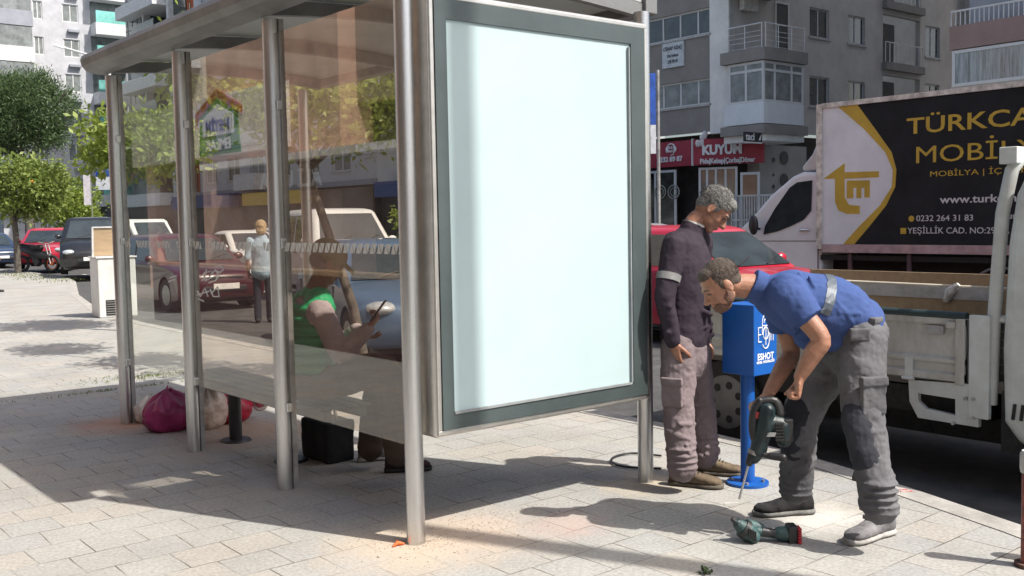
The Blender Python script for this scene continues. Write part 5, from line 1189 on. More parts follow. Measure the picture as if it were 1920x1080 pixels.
# ================================================================ people
UP = Vector((0,0,1)); CFh = Vector((CF.x,CF.y,0)).normalized(); CRh = Vector((CR.x,CR.y,0)).normalized()
def skin_mat(name, c):
    m = mat(name, c, .48, 0, .10, 22., .25, 160, spec=.45); b = m.node_tree.nodes["Principled BSDF"]
    b.inputs["Subsurface Weight"].default_value = .12; b.inputs["Subsurface Radius"].default_value = (.012,.004,.002); b.inputs["Subsurface Scale"].default_value = 1.
    return m
SK1 = skin_mat("tanned skin", (.34,.165,.105)); SK2 = skin_mat("light brown skin", (.36,.18,.115)); SK3 = skin_mat("weathered skin", (.30,.155,.10))
def cloth(name, c, v=.12, col2=None, s=5., bump=.5): return mat(name, c, .9, 0, v, s, bump, 22, spec=.15, col2=col2)
def basis(fwd, up=UP):
    f = Vector(fwd).normalized(); l = Vector(up).cross(f).normalized(); u = f.cross(l)
    return Matrix(((f.x,l.x,u.x),(f.y,l.y,u.y),(f.z,l.z,u.z)))
def head(mb, c, fwd, s=1., up=UP):
    B = basis(fwd, up); c = Vector(c); P = lambda x,y,z: c+B @ (Vector((x,y,z))*s)
    E = lambda p, r, rot=None: mb.ell(P(*p), tuple(k*s for k in r), B @ rot if rot else B, 20, 14)
    E((-.008,0,.030), (.098,.076,.092)); E((.030,0,-.020), (.066,.062,.080)); E((.040,0,-.062), (.046,.046,.048)); E((.066,0,-.094), (.026,.028,.022)); E((-.040,0,-.02), (.055,.058,.06))
    for y in (.030,-.030): E((.072,y,.012), (.022,.020,.011)); E((.052,y*1.1,-.028), (.030,.024,.030)); E((.022,y*1.25,-.060), (.044,.022,.030))
    E((.078,0,.026), (.022,.052,.011))
    mb.limb([P(.088,0,.010), P(.100,0,-.012), P(.112,0,-.030)], [.009*s,.0105*s,.0145*s], 10)
    for y in (.012,-.012): E((.099,y,-.035), (.012,.009,.009))
    E((.090,0,-.058), (.012,.024,.0062)); E((.088,0,-.069), (.012,.021,.0068))
    for y in (.079,-.079): E((-.006,y,-.008), (.021,.008,.033), Matrix.Rotation(.15,3,'Y')); E((-.004,y*1.05,-.032), (.010,.007,.011))
    return P, B
def face_parts(root, P, s, hairm, beard=None):
    g = MB()
    for y in (.031,-.031): g.ell(P(.083,y,.003), (.0135*s,.0135*s,.0075*s), None, 12, 8)
    g.build("eyes", mat("eye", (.10,.07,.06), .2), root)
    g = MB()
    for y in (.033,-.033): g.tube([P(.088,y*.45,.022),P(.094,y,.029),P(.078,y*1.6,.022)], [(.003*s,.005*s)]*3, 6)
    g.build("eyebrows", hairm, root)
def hand(mb, w, d, pn, th, curl=(.5,.6,.7,.75), s=1., thc=.3):
    """w wrist, d direction of the fingers, pn the side the palm faces, th side of the thumb"""
    w = Vector(w); d = Vector(d).normalized(); pn = Vector(pn); pn = (pn-d*pn.dot(d)).normalized(); t = d.cross(pn).normalized()
    if t.dot(Vector(th)) < 0: t = -t
    M = Matrix(((d.x,t.x,pn.x),(d.y,t.y,pn.y),(d.z,t.z,pn.z)))
    mb.ell(w+d*.048*s, (.054*s,.040*s,.016*s), M, 16, 12); mb.ell(w+d*.070*s+t*.004, (.030*s,.038*s,.013*s), M, 14, 10); mb.ell(w+d*.03*s+t*.022*s+pn*.008*s, (.034*s,.017*s,.015*s), M, 14, 10)
    mb.limb([w-d*.02*s, w+d*.03*s], [(.028*s,.022*s),(.032*s,.018*s)], 14, t)
    for k, (off, L_) in enumerate(((.030,.072),(.010,.080),(-.011,.074),(-.030,.058))):
        p = w+d*.088*s+t*off*s*.98-pn*.002; a = 0; pts = [p-d*.02*s, p]; dd = d
        for j, f in enumerate((.45,.30,.25)):
            a += curl[k]*(1.0 if j == 0 else 1.15 if j == 1 else .8)
            v = d*math.cos(a)+pn*math.sin(a)+t*(off*1.2)*math.cos(a); p = p+v.normalized()*L_*f*s; pts.append(p)
        mb.limb(pts, [.0095*s,.0096*s,.0088*s,.0080*s,.0066*s], 10)
    p = w+d*.018*s+t*.026*s+pn*.006*s; pts = [p]
    for j, f in enumerate((.040,.032,.026)):
        v = (d*(.75+.1*j)+t*(.62-.35*j)+pn*(thc+.30*j)).normalized(); p = p+v*f*s; pts.append(p)
    mb.limb(pts, [.0135*s,.0120*s,.0105*s,.0080*s], 10)
def shoe(parent, name, heel, d, m, sole, L_=.30, wd=.052, h=.10, straps=0):
    d = Vector((d[0],d[1],0)).normalized(); t = UP.cross(d); heel = Vector(heel)
    Q = lambda x,y,z: heel+d*x+t*y+UP*z
    def sec(x, w_, z0, z1, n=16):
        out = []
        for k in range(n):
            a = 2*PI*k/n; c, s_ = math.cos(a), math.sin(a); out.append(Q(x, w_*abs(c)**.75*(1 if c > 0 else -1), z0+(z1-z0)*(.5+.5*abs(s_)**.8*(1 if s_ > 0 else -1))))
        return out
    sc_ = L_/.30
    g = MB(); g.ring_loft([sec(x*sc_,w_*wd/.052,.018,z1) for x, w_, z1 in ((.0,.022,.07),(.008,.032,.10),(.03,.038,h+.03),(.08,.040,h+.03),(.12,.041,h+.012),(.15,.043,h-.012),(.19,.048,.074),(.235,.052,.064),(.27,.046,.060),(.292,.030,.050),(.30,.012,.035))])
    o = fuse(g, name, m, parent, .005, 4, .006, .03)
    g = MB(); g.ring_loft([sec(x*sc_,w_*wd/.052,0,.030) for x, w_ in ((-.006,.020),(.006,.036),(.05,.041),(.11,.038),(.17,.048),(.235,.056),(.275,.050),(.300,.033),(.308,.012))]); 
    g.build("sole", sole, o)
    g = MB()
    if straps:
        g.obox(Q(.13,0,h-.004), d, t, UP, .020, .047, .010)
        g.obox(Q(.085,0,h+.022), d, t, UP, .014, .046, .010)
    else:
        for k in range(5): x = .115+k*.017; z = h+.016-k*.011; g.tube([Q(x,-.022,z-.004),Q(x+.004,0,z+.004),Q(x,.022,z-.004)], .0032, 6)
    g.build("strap" if straps else "laces", PLASTIC_BLK if not straps else m, o)
    return o
def torso(mb, pts, rad, side): mb.limb(pts, rad, 28, side)
def wrinkle(mb, p, r, n_, rs, spread): pass

# ---------------------------------------------------------------- standing grey haired man
D0 = 5.80
J = lambda u,v,dd=0.: at(u,v,D0+dd)
th = math.radians(32); f1 = CRh*math.cos(th)-CFh*math.sin(th); l1 = UP.cross(f1)
foot1 = gp(1262,912); M1 = thing("person", (foot1.x,foot1.y,0), "standing man with short grey hair in a dark plum sweatshirt and work trousers, looking down", "person")
G = MB()
hc = J(1337,393,-.02); hf = (CRh*.93-CFh*.30)*.70-UP*.72
P1, Bh = head(G, hc, hf, 1.0, UP*.8+CRh*.6)
neck0 = J(1296,432,0); G.limb([neck0-UP*.05, J(1303,418), J(1322,404)], [.070,.060,.056], 18)
tp = [J(1284,655),J(1287,600),J(1286,545),J(1285,495),J(1288,455),J(1296,433)]; tr_ = [(.165,.120),(.150,.115),(.165,.120),(.185,.120),(.165,.095),(.07,.06)]
torso(G, tp, [(a-.02,b-.02) for a,b in tr_], l1)
shR = J(1288,458)-l1*.175; shL = J(1292,458)+l1*.175
elR, wrR = J(1246,558,-.20), J(1262,640,-.17); elL, wrL = J(1312,560,.24), J(1322,640,.24)
for a, b, c in ((shR,elR,wrR),(shL,elL,wrL)): G.limb([a,b,c], [.050,.040,.027], 16)
hand(G, wrR+(wrR-elR).normalized()*.01, Vector((0,0,-1))+CRh*.18, l1+CRh*.5, f1, (.35,.45,.55,.65)); hand(G, wrL, Vector((0,0,-1)), -l1, f1)
hpR, hpL = J(1272,655,-.08), J(1298,655,.10); knR, knL = J(1272,765,-.13), J(1312,758,.13); anR, anL = J(1279,880,-.16), J(1322,855,.14)
for a, b, c in ((hpR,knR,anR),(hpL,knL,anL)): G.limb([a,b,c], [.075,.052,.038], 16)
body = fuse(G, "body", SK1, M1, .0045, 2)
HG = mat("grey hair", (.34,.335,.32), .7, 0, .5, 60, .9, 160, spec=.3, col2=(.07,.065,.06), stretch=(1,1,2.2))
g = MB(); Hc = P1(-.020,0,.044); g.ell(Hc, (.099,.083,.091), Bh, 28, 20); g.ell(P1(.035,0,.085), (.058,.062,.040), Bh, 20, 14); g.ell(P1(-.055,0,-.005), (.055,.068,.055), Bh, 20, 14)
for y in (.070,-.070): g.ell(P1(.005,y,.018), (.030,.012,.038), Bh, 10, 8)
rs = random.Random(4)
for k in range(150):
    a, e = rs.uniform(0,2*PI), rs.uniform(-.1,1.4); dv = Vector((math.cos(a)*math.cos(e)*.097,math.sin(a)*math.cos(e)*.081,math.sin(e)*.092+.04)); q = P1(dv.x-.018,dv.y,dv.z); tdir = (Bh @ Vector((.5,rs.uniform(-.4,.4),.25))).normalized()*rs.uniform(.014,.026); n_ = (q-Hc).normalized()*.004
    g.limb([q-tdir*.5, q+n_, q+tdir*.7], [.004,.0065,.003], 6)
fuse(g, "hair", HG, M1, .004, 1, .006, .02); face_parts(M1, P1, 1., HG)
def strands(root, P, B, n, L_, r, m, seed, cen=(-.018,0,.040), rad=(.099,.084,.092), emin=-.25):
    rs = random.Random(seed); g = MB()
    for k in range(n):
        a = rs.uniform(0,2*PI); e = math.asin(rs.uniform(math.sin(emin),1)); d = Vector((math.cos(a)*math.cos(e),math.sin(a)*math.cos(e),math.sin(e)))
        if d.x > .55 and d.z < .35: continue
        if d.z < .0 and d.x > .05: continue
        q = Vector((cen[0]+d.x*rad[0],cen[1]+d.y*rad[1],cen[2]+d.z*rad[2])); fl = (Vector((.8,d.y*.5,-.15))-d*d.dot(Vector((.8,d.y*.5,-.15)))).normalized()
        l_ = L_*rs.uniform(.6,1.3); j = Vector((rs.gauss(0,.25),rs.gauss(0,.25),rs.gauss(0,.25)))
        p1 = q+d*l_*.35+(fl+j)*l_*.35; p2 = p1+(fl+j)*l_*.6-d*l_*.05; s_ = fl.cross(d).normalized()*r
        A = [P(*(q-s_)), P(*(q+s_)), P(*(p1+s_)), P(*(p1-s_)), P(*p2)]; g.add(A, [(0,1,2,3),(3,2,4)])
    return g.build("hair_strands", m, root, fix=False)
strands(M1, P1, Bh, 3200, .026, .0011, HG, 5)
# sweatshirt
PLUM = cloth("dark plum sweatshirt", (.046,.036,.048), .2, (.031,.024,.033), 3.); REFL = mat("reflective band", (.24,.24,.24), .5, .2, .12, 20)
g = MB(); torso(g, [J(1283,640),J(1285,600),J(1287,545),J(1287,495),J(1290,460),J(1297,436)], [(.168,.128),(.172,.135),(.182,.140),(.195,.135),(.178,.108),(.085,.075)], l1)
g.tube([J(1296,440), J(1303,421)], [(.082,.078),(.072,.070)], 24, True, l1)
g.tube([J(1283,628), J(1283,643)], [(.172,.132),(.160,.122)], 24, True, l1)
rs = random.Random(11)
for a, b, c in ((shR,elR,wrR),(shL,elL,wrL)):
    g.limb([a+(J(1290,470)-a)*.25, a, a.lerp(b,.5), b, b.lerp(c,.6), c], [(.085,.075),(.072,.075),.064,.056,.050,.042], 20)
    for k in range(7): q = a.lerp(b,rs.uniform(.2,1)) if k < 4 else b.lerp(c,rs.uniform(0,.8)); q2 = Vector((rs.uniform(-1,1),rs.uniform(-1,1),rs.uniform(-.3,.5))).normalized(); g.limb([q-q2*.045+UP*.01, q, q+q2*.045-UP*.01], [.022,.036,.022], 10)
for k in range(16):
    q = J(rs.uniform(1262,1318),rs.uniform(500,622)); n_ = (f1*rs.uniform(.3,1)-l1*rs.uniform(0,1)).normalized(); tt = UP.cross(n_)*.07+UP*rs.uniform(-.04,.03); q = q+n_*.108; g.limb([q-tt, q+n_*.004, q+tt], [.012,.024,.012], 8)
sw = fuse(g, "sweatshirt", PLUM, M1, .0055, 5, .016, .09, disp2=.002)
g = MB(); d_ = (elR-shR).normalized(); q = shR.lerp(elR,.62); g.tube([q-d_*.020, q+d_*.020], [.0690,.0675], 28); g.build("reflective_band", REFL, sw)
g = MB(); g.tube([J(1300,430), J(1304,419)], [(.068,.066),(.066,.063)], 20, True, l1); g.build("undershirt_collar", mat("white undershirt", (.6,.58,.56), .8), M1)
# work trousers
GT1 = cloth("mauve grey work trousers", (.215,.175,.185), .18, (.14,.115,.12), 2.5)
g = MB(); torso(g, [J(1283,618),J(1284,650),J(1286,680)], [(.155,.115),(.165,.125),(.150,.12)], l1)
for (a,b,c), seed in (((hpR,knR,anR),1),((hpL,knL,anL),2)):
    rs = random.Random(seed); g.limb([a+UP*.02, a.lerp(b,.5), b, b.lerp(c,.5), c], [(.098,.100),(.094,.098),(.078,.086),(.078,.084),(.074,.078)], 22)
    for k in range(14):
        t_ = rs.random()**.7*1.9; q = a.lerp(b,t_) if t_ < 1 else b.lerp(c,t_-1); aa = rs.uniform(0,6.3); n_ = f1*math.cos(aa)+l1*math.sin(aa); tt = (UP.cross(n_)*.06+UP*rs.uniform(-.03,.03)); g.limb([q+n_*.058-tt, q+n_*.068, q+n_*.058+tt], [.010,.023,.010], 8)
    for k in range(4): q = c+UP*(.015+.035*k); g.tube([q-UP*.012,q,q+UP*.012], [(.068,.072),(.082,.086),(.068,.072)], 20)
tro = fuse(g, "trousers", GT1, M1, .0055, 4, .020, .08, disp2=.006)
g = MB(); q = (hpR.lerp(knR,.72))-l1*.088; g.obox(q, f1, l1, UP, .060, .014, .075); g.obox(q+UP*.07-l1*.004, f1, l1, UP, .063, .016, .020); fuse(g, "cargo_pocket", GT1, tro, .006, 4, .008, .04)
BOOT = cloth("tan suede boots", (.165,.125,.085), .2, (.09,.07,.05), 14.); SOLE = mat("dirty sole", (.11,.095,.075), .85, 0, .3, 20)
h1 = gp(1256,908); shoe(M1, "boot", (h1.x,h1.y,0), CRh*.90-CFh*.38, BOOT, SOLE, .30, .054)
h2_ = gp(1302,888); shoe(M1, "boot", (h2_.x,h2_.y,0), CRh*.90-CFh*.25, BOOT, SOLE, .29, .054)

# ---------------------------------------------------------------- man bending over the drill
D0 = 4.85
f2 = -CRh; l2 = -CFh
ft = gp(1640,1030); M2 = thing("person", (ft.x,ft.y,0), "man in a blue shirt bending over with a rotary hammer in his hand", "person")
G = MB()
hc = J(1353,534,-.02); hf = -CRh*.82-UP*.55-CFh*.12
P2, Bh = head(G, hc, hf, .98, UP*.8-CRh*.6)
G.limb([J(1440,545), J(1412,538), J(1378,535)], [.075,.062,.056], 18)
T2 = [J(1600,615),J(1560,588),J(1520,570),J(1480,556),J(1448,550),J(1425,545)]
torso(G, T2, [(.145,.105),(.14,.11),(.155,.115),(.165,.11),(.13,.08),(.06,.06)], l2)
shL = J(1478,552,-.17); shR = J(1462,566,.17)
elL, wrL = J(1540,636,-.24), J(1500,706,-.20); elR, wrR = J(1484,662,.20), J(1441,738,.02)
G.limb([shL, shL.lerp(elL,.5), elL, elL.lerp(wrL,.35), wrL], [.055,.050,.043,.045,.029], 18); G.limb([shR, shR.lerp(elR,.5), elR, elR.lerp(wrR,.35), wrR], [.055,.050,.043,.045,.029], 18)
hand(G, wrL, -UP*.95-CRh*.10, -CRh-l2*.3, -l2*.4-CRh, (1.15,1.3,1.35,1.4), 1.05)
hgrip = J(1422,764,.0); hand(G, wrR+(hgrip-wrR)*.1, -UP*.55-CRh*.72, CFh*.0-UP*.55+CRh*.6, -CFh, (.85,.95,1.0,1.05), 1.05)
hpL, hpR = J(1612,640,-.10), J(1572,645,.10); knL, knR = J(1622,795,-.22), J(1502,785,.10); anL, anR = J(1650,960,-.30), J(1492,925,.14)
for a, b, c in ((hpL,knL,anL),(hpR,knR,anR)): G.limb([a,b,c], [.075,.052,.038], 16)
fuse(G, "body", SK2, M2, .0045, 2)
HD = mat("cropped dark hair", (.060,.045,.035), .85, 0, .3, 90, .8, 220, col2=(.11,.085,.07))
g = MB(); Hc = P2(-.018,0,.036); g.ell(Hc, (.0935,.0785,.0905), Bh, 28, 20); g.ell(P2(.030,0,.080), (.052,.058,.036), Bh, 20, 14); g.ell(P2(-.052,0,-.005), (.050,.062,.050), Bh, 20, 14)
for y in (.067,-.067): g.ell(P2(.005,y,.015), (.026,.012,.034), Bh, 10, 8)
fuse(g, "hair", HD, M2, .004, 2, .004, .015); face_parts(M2, P2, .98, HD)
g = MB(); g.ell(P2(.050,0,-.078), (.052,.047,.040), Bh, 18, 12)
for y in (.045,-.045): g.ell(P2(.018,y,-.052), (.034,.018,.040), Bh, 12, 10)
fuse(g, "stubble", mat("dark stubble", (.16,.085,.06), .8, 0, .3, 120, .4, 250), M2, .004, 2)
strands(M2, P2, Bh, 3000, .009, .0009, HD, 6, (-.017,0,.034), (.094,.079,.091))
# blue shirt
BSH = cloth("blue work shirt", (.062,.10,.255), .10, (.045,.078,.205), 3., .5)
g = MB()
torso(g, [J(1603,604),J(1580,594),J(1548,583),J(1510,573),J(1475,560),J(1445,552),J(1425,545)], [(.165,.135),(.180,.165),(.185,.170),(.190,.162),(.195,.145),(.15,.105),(.08,.075)], l2)
g.limb([J(1585,592),J(1606,606)], [(.15,.115),(.14,.10)], 24, l2); g.limb([J(1600,625),J(1560,637),J(1510,636)], [(.15,.07),(.14,.06),(.10,.05)], 20, l2)
hemL = shL.lerp(elL,.58); hemR = shR.lerp(elR,.55)
for a, h_ in ((shL,hemL),(shR,hemR)):
    dd = (h_-a).normalized(); g.limb([a+(J(1480,562)-a)*.35, a, a.lerp(h_,.6)], [(.105,.10),(.093,.095),(.084,.086)], 24); g.tube([a.lerp(h_,.5), h_], [.083,.080], 28)
rs = random.Random(21)
for k in range(24):
    u, v = rs.uniform(1492,1570), 0; t_ = (u-1450)/190.; v = 553+t_*50; q = J(u,v)+(-CFh)*.172; up_ = rs.uniform(-.13,.10); q += UP*up_*.9 - (-CFh)*abs(up_)**1.7*2.2
    tt = (CRh*rs.uniform(.2,.9)+UP*rs.uniform(-.9,.9)).normalized()*rs.uniform(.04,.09); g.limb([q-tt, q+(-CFh)*.004, q+tt], [.008,.016,.008], 8)
sh = fuse(g, "shirt", BSH, M2, .0055, 7, .014, .10, disp2=.005)
g = MB(); g.tube([J(1432,544), J(1408,533)], [(.085,.080),(.076,.078)], 26, True, l2); co2 = fuse(g, "collar", BSH, M2, .006, 2, .006, .05)
# reflective stripe over the shoulder blade, sits on the shirt
RB2 = mat("grey blue reflective stripe", (.085,.105,.13), .5, .1, .12, 20)
g = MB(); pts = []
for k in range(13):
    a = PI*.5+(-1.25+2.1*k/12)*1.0; pts.append(k)
cS = J(1528,574); dS = (J(1560,588)-J(1500,567)).normalized(); upS = l2.cross(dS).normalized(); upS = upS if upS.z > 0 else -upS
def ring_(off, r1_, r2_, a0, a1, n=22): return [cS+dS*off+l2*math.cos(a)*r1_+upS*math.sin(a)*r2_ for a in np.linspace(a0, a1, n)]
ra, rb = ring_(-.022,.203,.183,-.15,PI+.15), ring_(.022,.203,.184,-.15,PI+.15)
ra2, rb2 = ring_(-.022,.190,.170,-.15,PI+.15), ring_(.022,.190,.170,-.15,PI+.15)
for k in range(21):
    for j in range(4): A_, B_, C_, D_2 = ra[k], ra[k+1], rb[k+1], rb[k]; g.quad(A_.lerp(D_2,j/4), B_.lerp(C_,j/4), B_.lerp(C_,(j+1)/4), A_.lerp(D_2,(j+1)/4))
o = g.build("reflective_stripe", RB2, sh); m_ = o.modifiers.new("fit", "SHRINKWRAP"); m_.target = sh; m_.offset = .003; m_.wrap_method = "PROJECT"; m_.use_negative_direction = True; m_.use_positive_direction = False; m_.wrap_method = "NEAREST_SURFACEPOINT"
# belt and trousers
GT2 = cloth("charcoal work trousers", (.148,.148,.158), .18, (.08,.08,.088), 3.); GTK = cloth("dark knee patch", (.035,.037,.045), .15)
g = MB(); torso(g, [J(1615,622),J(1602,640),J(1595,660)], [(.150,.12),(.160,.13),(.150,.13)], l2)
for (a,b,c), seed, bk in (((hpL,knL,anL),5,.02),((hpR,knR,anR),6,.0)):
    rs = random.Random(seed); g.limb([a+UP*.0+CRh*.01, a.lerp(b,.4), b, b.lerp(c,.5), c+UP*.02], [(.115,.112),(.100,.108),(.080,.092),(.074,.082),(.072,.078)], 24)
    for k in range(22):
        t_ = rs.random()**.8*1.95; q = a.lerp(b,t_) if t_ < 1 else b.lerp(c,t_-1); aa = rs.uniform(0,6.3); n_ = f2*math.cos(aa)+l2*math.sin(aa); rr = .078 if t_ < .7 else .060; tt = (UP.cross(n_)*.06+UP*rs.uniform(-.04,.04)); g.limb([q+n_*rr-tt, q+n_*(rr+.010), q+n_*rr+tt], [.008,.022,.008], 8)
    for k in range(5): q = c+UP*(.005+.032*k); g.tube([q-UP*.012,q,q+UP*.012], [(.062,.068),(.080,.085),(.062,.068)], 20)
tro = fuse(g, "trousers", GT2, M2, .0055, 3, .022, .09, disp2=.007)
def pocket(q, n_, hw, hh, m, nm, par, flap=True):
    n_ = n_.normalized(); t_ = UP.cross(n_).normalized(); g = MB(); g.obox(q, t_, n_, UP, hw, .016, hh)
    if flap: g.obox(q+UP*hh*.92+n_*.006, t_, n_, UP, hw*1.08, .017, hh*.26)
    return fuse(g, nm, m, par, .005, 4, .010, .05)
pocket(hpL.lerp(knL,.64)+l2*.092+CRh*.012, l2+CRh*.25, .060, .080, GT2, "cargo_pocket", tro)
pocket(J(1640,618,-.13)+l2*.0, l2*.6+CRh*.7, .045, .050, GT2, "back_pocket", tro)
pocket(J(1612,628,-.20), l2-CRh*.1, .045, .030, GT2, "side_pocket", tro, False)
for a, b, c in ((hpL,knL,anL),(hpR,knR,anR)):
    g = MB(); q0, q1, q2 = a.lerp(b,.86), b, b.lerp(c,.42)
    g.limb([q0+f2*.028+l2*.02, q1+f2*.030+l2*.018, q2+f2*.022+l2*.015], [(.066,.080),(.068,.078),(.062,.070)], 18, l2); fuse(g, "knee_patch", GTK if a is hpR else cloth("grey knee panel", (.045,.047,.056)), tro, .006, 4, .014, .06)
SHD = cloth("black suede shoe", (.040,.038,.040), .2, (.02,.02,.022), 14.); SHG = cloth("dusty grey shoe", (.24,.235,.245), .15, (.13,.125,.13), 12.)
h1 = gp(1524,962); shoe(M2, "shoe", (h1.x,h1.y,0), -CRh*.97-CFh*.10, SHD, mat("grey rubber sole", (.16,.16,.155), .8, 0, .2, 20), .31, .055)
h2_ = gp(1672,1000); shoe(M2, "shoe", (h2_.x,h2_.y,0), -CRh*.86-CFh*.52, SHG, mat("pale sole", (.38,.37,.35), .8, 0, .2, 20), .31, .055, straps=1)

# rotary hammer in his hand
Dh = D0-.03
K = lambda u,v,dd=0.: at(u,v,Dh+dd)
TEALD = mat("dark teal tool plastic", (.012,.026,.029), .45, 0, .2, 12, .1, 80); BLK = PLASTIC_BLK
q = K(1385,938); RH = thing("rotary_hammer", tuple(K(1430,805)), "dark teal rotary hammer drill held upright, its bit against the paving by the blue pole", "power drill")
g = MB(); g.limb([K(1437,770),K(1432,805),K(1420,845)], [(.042,.050),(.045,.055),(.036,.040)], 18, CRh); g.limb([K(1440,795),K(1466,800),K(1470,825)], [.050,.050,.036], 16); g.limb([K(1425,840),K(1414,858)], [.036,.030], 16); fuse(g, "motor_housing", TEALD, RH, .0035, 1)
g = MB()
for k in range(6): g.obox(K(1462,795+k*6,-.052), CRh, CFh, UP, .020, .004, .004)
g.build("vent", BLACKR, RH)
g = MB(); g.limb([K(1424,752),K(1414,772),K(1412,805),K(1418,830)], [(.020,.022)]*4, 14, CFh); g.limb([K(1424,752),K(1452,752),K(1462,775)], [.018,.022,.028], 12); fuse(g, "rear_handle", BLK, RH, .0035, 1)
g = MB(); g.tube([K(1416,846),K(1413,853)], [.034,.031], 18); g.build("collar_ring", STEELD, RH)
g = MB(); g.obox(K(1446,815,-.056), CRh, CFh, (UP*.95+CRh*.3).normalized(), .020, .002, .010); g.build("label_plate", mat("grey label", (.3,.3,.3), .5), RH)
g = MB(); g.obox(K(1420,778,-.01), CRh, CFh, UP, .010, .010, .016); g.build("trigger", mat("red trigger", (.35,.02,.02), .4), RH)
g = MB(); g.limb([K(1412,850),K(1405,868)], [.026,.018], 14); g.build("chuck", BLK, RH)
g = MB(); g.tube([K(1406,862), K(1386,936,-.01)], .0055, 8); g.build("drill_bit", STEEL, RH)
g = MB(); g.limb([K(1415,846),K(1440,855,-.03)], [.016,.013], 12); g.limb([K(1444,855,-.035),K(1468,858,-.06)], [.017,.019], 14); g.build("side_handle", BLK, RH)
g = MB(); g.obox(K(1475,805), CRh, CFh, UP, .022, .040, .055); g.build("battery", BLK, RH, bevel=.006)
# second drill lying on the ground
q = gp(1440,1016); AD2 = thing("impact_wrench", (q.x,q.y,0), "teal cordless impact wrench with a red and black battery lying on the paving", "power tool")
Dg = (q-CAM).dot(CF); g2_ = lambda u,v,dd=0.: at(u,v,Dg+dd)
TEALL = mat("teal rubber tool body", (.035,.080,.080), .55, 0, .2, 14, .15, 80)
g = MB(); g.limb([g2_(1387,985),g2_(1402,997),g2_(1412,1006,-.01)], [.030,.045,.034], 18); g.limb([g2_(1405,984,.03),g2_(1425,990,.03)], [.028,.024], 14); fuse(g, "gear_head", TEALL, AD2, .003, 1)
g = MB(); g.tube([g2_(1392,989),g2_(1399,994)], [.046,.047], 22); g.tube([g2_(1380,979),g2_(1387,985)], [.022,.030], 18); g.build("nose_ring", PLASTIC_BLK, AD2, bevel=.002)
g = MB()
for k in range(5): g.obox(g2_(1405+k*3,1000+k*1.5,-.045), CRh, CFh, UP, .0025, .006, .022)
g.build("vent", BLACKR, AD2)
g = MB(); g.tube([g2_(1380,980),g2_(1372,972)], [.013,.011], 10); g.build("spindle", PLASTIC_BLK, AD2)
g = MB(); g.limb([g2_(1420,996),g2_(1445,1000),g2_(1465,1000)], [(.020,.021)]*3, 14); g.limb([g2_(1462,1000),g2_(1474,1001)], [.033,.036], 14); fuse(g, "grip", TEALL, AD2, .003, 1)
g = MB(); g.tube([g2_(1428,997),g2_(1452,1000)], [(.0215,.0235),(.0215,.0235)], 16); g.build("grip_band", PLASTIC_BLK, AD2)
g = MB(); c_ = g2_(1484,1002); g.obox(c_, CRh, CFh, UP, .022, .038, .047); bt = g.build("battery", PLASTIC_BLK, AD2, bevel=.006)
g = MB()
for k in range(6): g.obox(g2_(1497,990+k*5,-.02), CRh, CFh, UP, .008, .030, .0042)
g.build("red_fins", mat("red plastic", (.42,.015,.035), .4), bt)

# ---------------------------------------------------------------- seated man with the phone
D0 = 6.08
f3 = (CRh*.86+CFh*.42).normalized(); l3 = UP.cross(f3)
M3 = thing("person", (.5,1.7,0), "seated man in a green padded vest and khaki cap looking at a phone", "person")
G = MB(); hc = J(614,492); hf = f3*.85-UP*.5
P3, Bh = head(G, hc, hf, 1., UP*.85+f3*.5); G.limb([J(588,560), J(596,535), J(606,515)], [.075,.062,.056], 16)
T3 = [J(585,712,.08),J(578,670,.06),J(576,625,.03),J(580,585,.02),J(588,560)]
torso(G, T3, [(.15,.12),(.14,.11),(.155,.115),(.15,.10),(.07,.06)], l3)
shR, shL = J(588,585,.0)-l3*.19, J(588,585,0)+l3*.19
elR, wrR = J(640,664,-.10), J(688,618,-.12); elL, wrL = J(648,650,.12), J(668,618,.02)
for a, b, c in ((shR,elR,wrR),(shL,elL,wrL)): G.limb([a,b,c], [.05,.04,.028], 14)
hand(G, wrR, (J(712,590,-.10)-wrR).normalized(), UP+l3*.4, l3, (.7,.8,.85,.9)); hand(G, wrL, f3*.6-UP*.35-l3*.2, UP, -l3, (.4,.4,.5,.5))
hpR, hpL = J(600,722,-.02), J(605,715,.16); knR, knL = J(722,692,-.15), J(708,690,.18); anR, anL = J(746,850,-.14), J(694,842,.22)
for a, b, c in ((hpR,knR,anR),(hpL,knL,anL)): G.limb([a,b,c], [.075,.05,.036], 14)
fuse(G, "body", SK3, M3, .0055, 2)
g = MB(); g.ell(P3(-.035,0,-.005), (.078,.076,.070), Bh, 20, 14); fuse(g, "hair", HD, M3, .005, 1, .004, .02)
KH = cloth("khaki cap cloth", (.24,.22,.135), .12)
g = MB(); g.ell(P3(-.014,0,.050), (.116,.094,.092), Bh, 24, 16); g.limb([P3(.06,0,.045), P3(.115,0,.035), P3(.165,0,.018)], [(.072,.010),(.070,.007),(.05,.006)], 20, Bh @ Vector((0,1,0))); fuse(g, "cap", KH, M3, .005, 2)
MAU = cloth("mauve grey sleeves", (.50,.43,.46), .12); GRV = mat("green padded nylon", (.03,.46,.19), .42, 0, .15, 4, .2, 30, col2=(.02,.36,.14))
g = MB()
for a, b, c in ((shR,elR,wrR),(shL,elL,wrL)): g.limb([a+(T3[3]-a)*.25, a, a.lerp(b,.5), b, b.lerp(c,.6), c], [.080,.076,.068,.062,.056,.042], 18)
torso(g, [J(583,700,.06),J(578,640,.04),J(582,585,.02)], [(.155,.12),(.16,.12),(.165,.11)], l3); fuse(g, "sweater", MAU, M3, .006, 3, .014, .07, disp2=.005)
g = MB(); n_ = 7
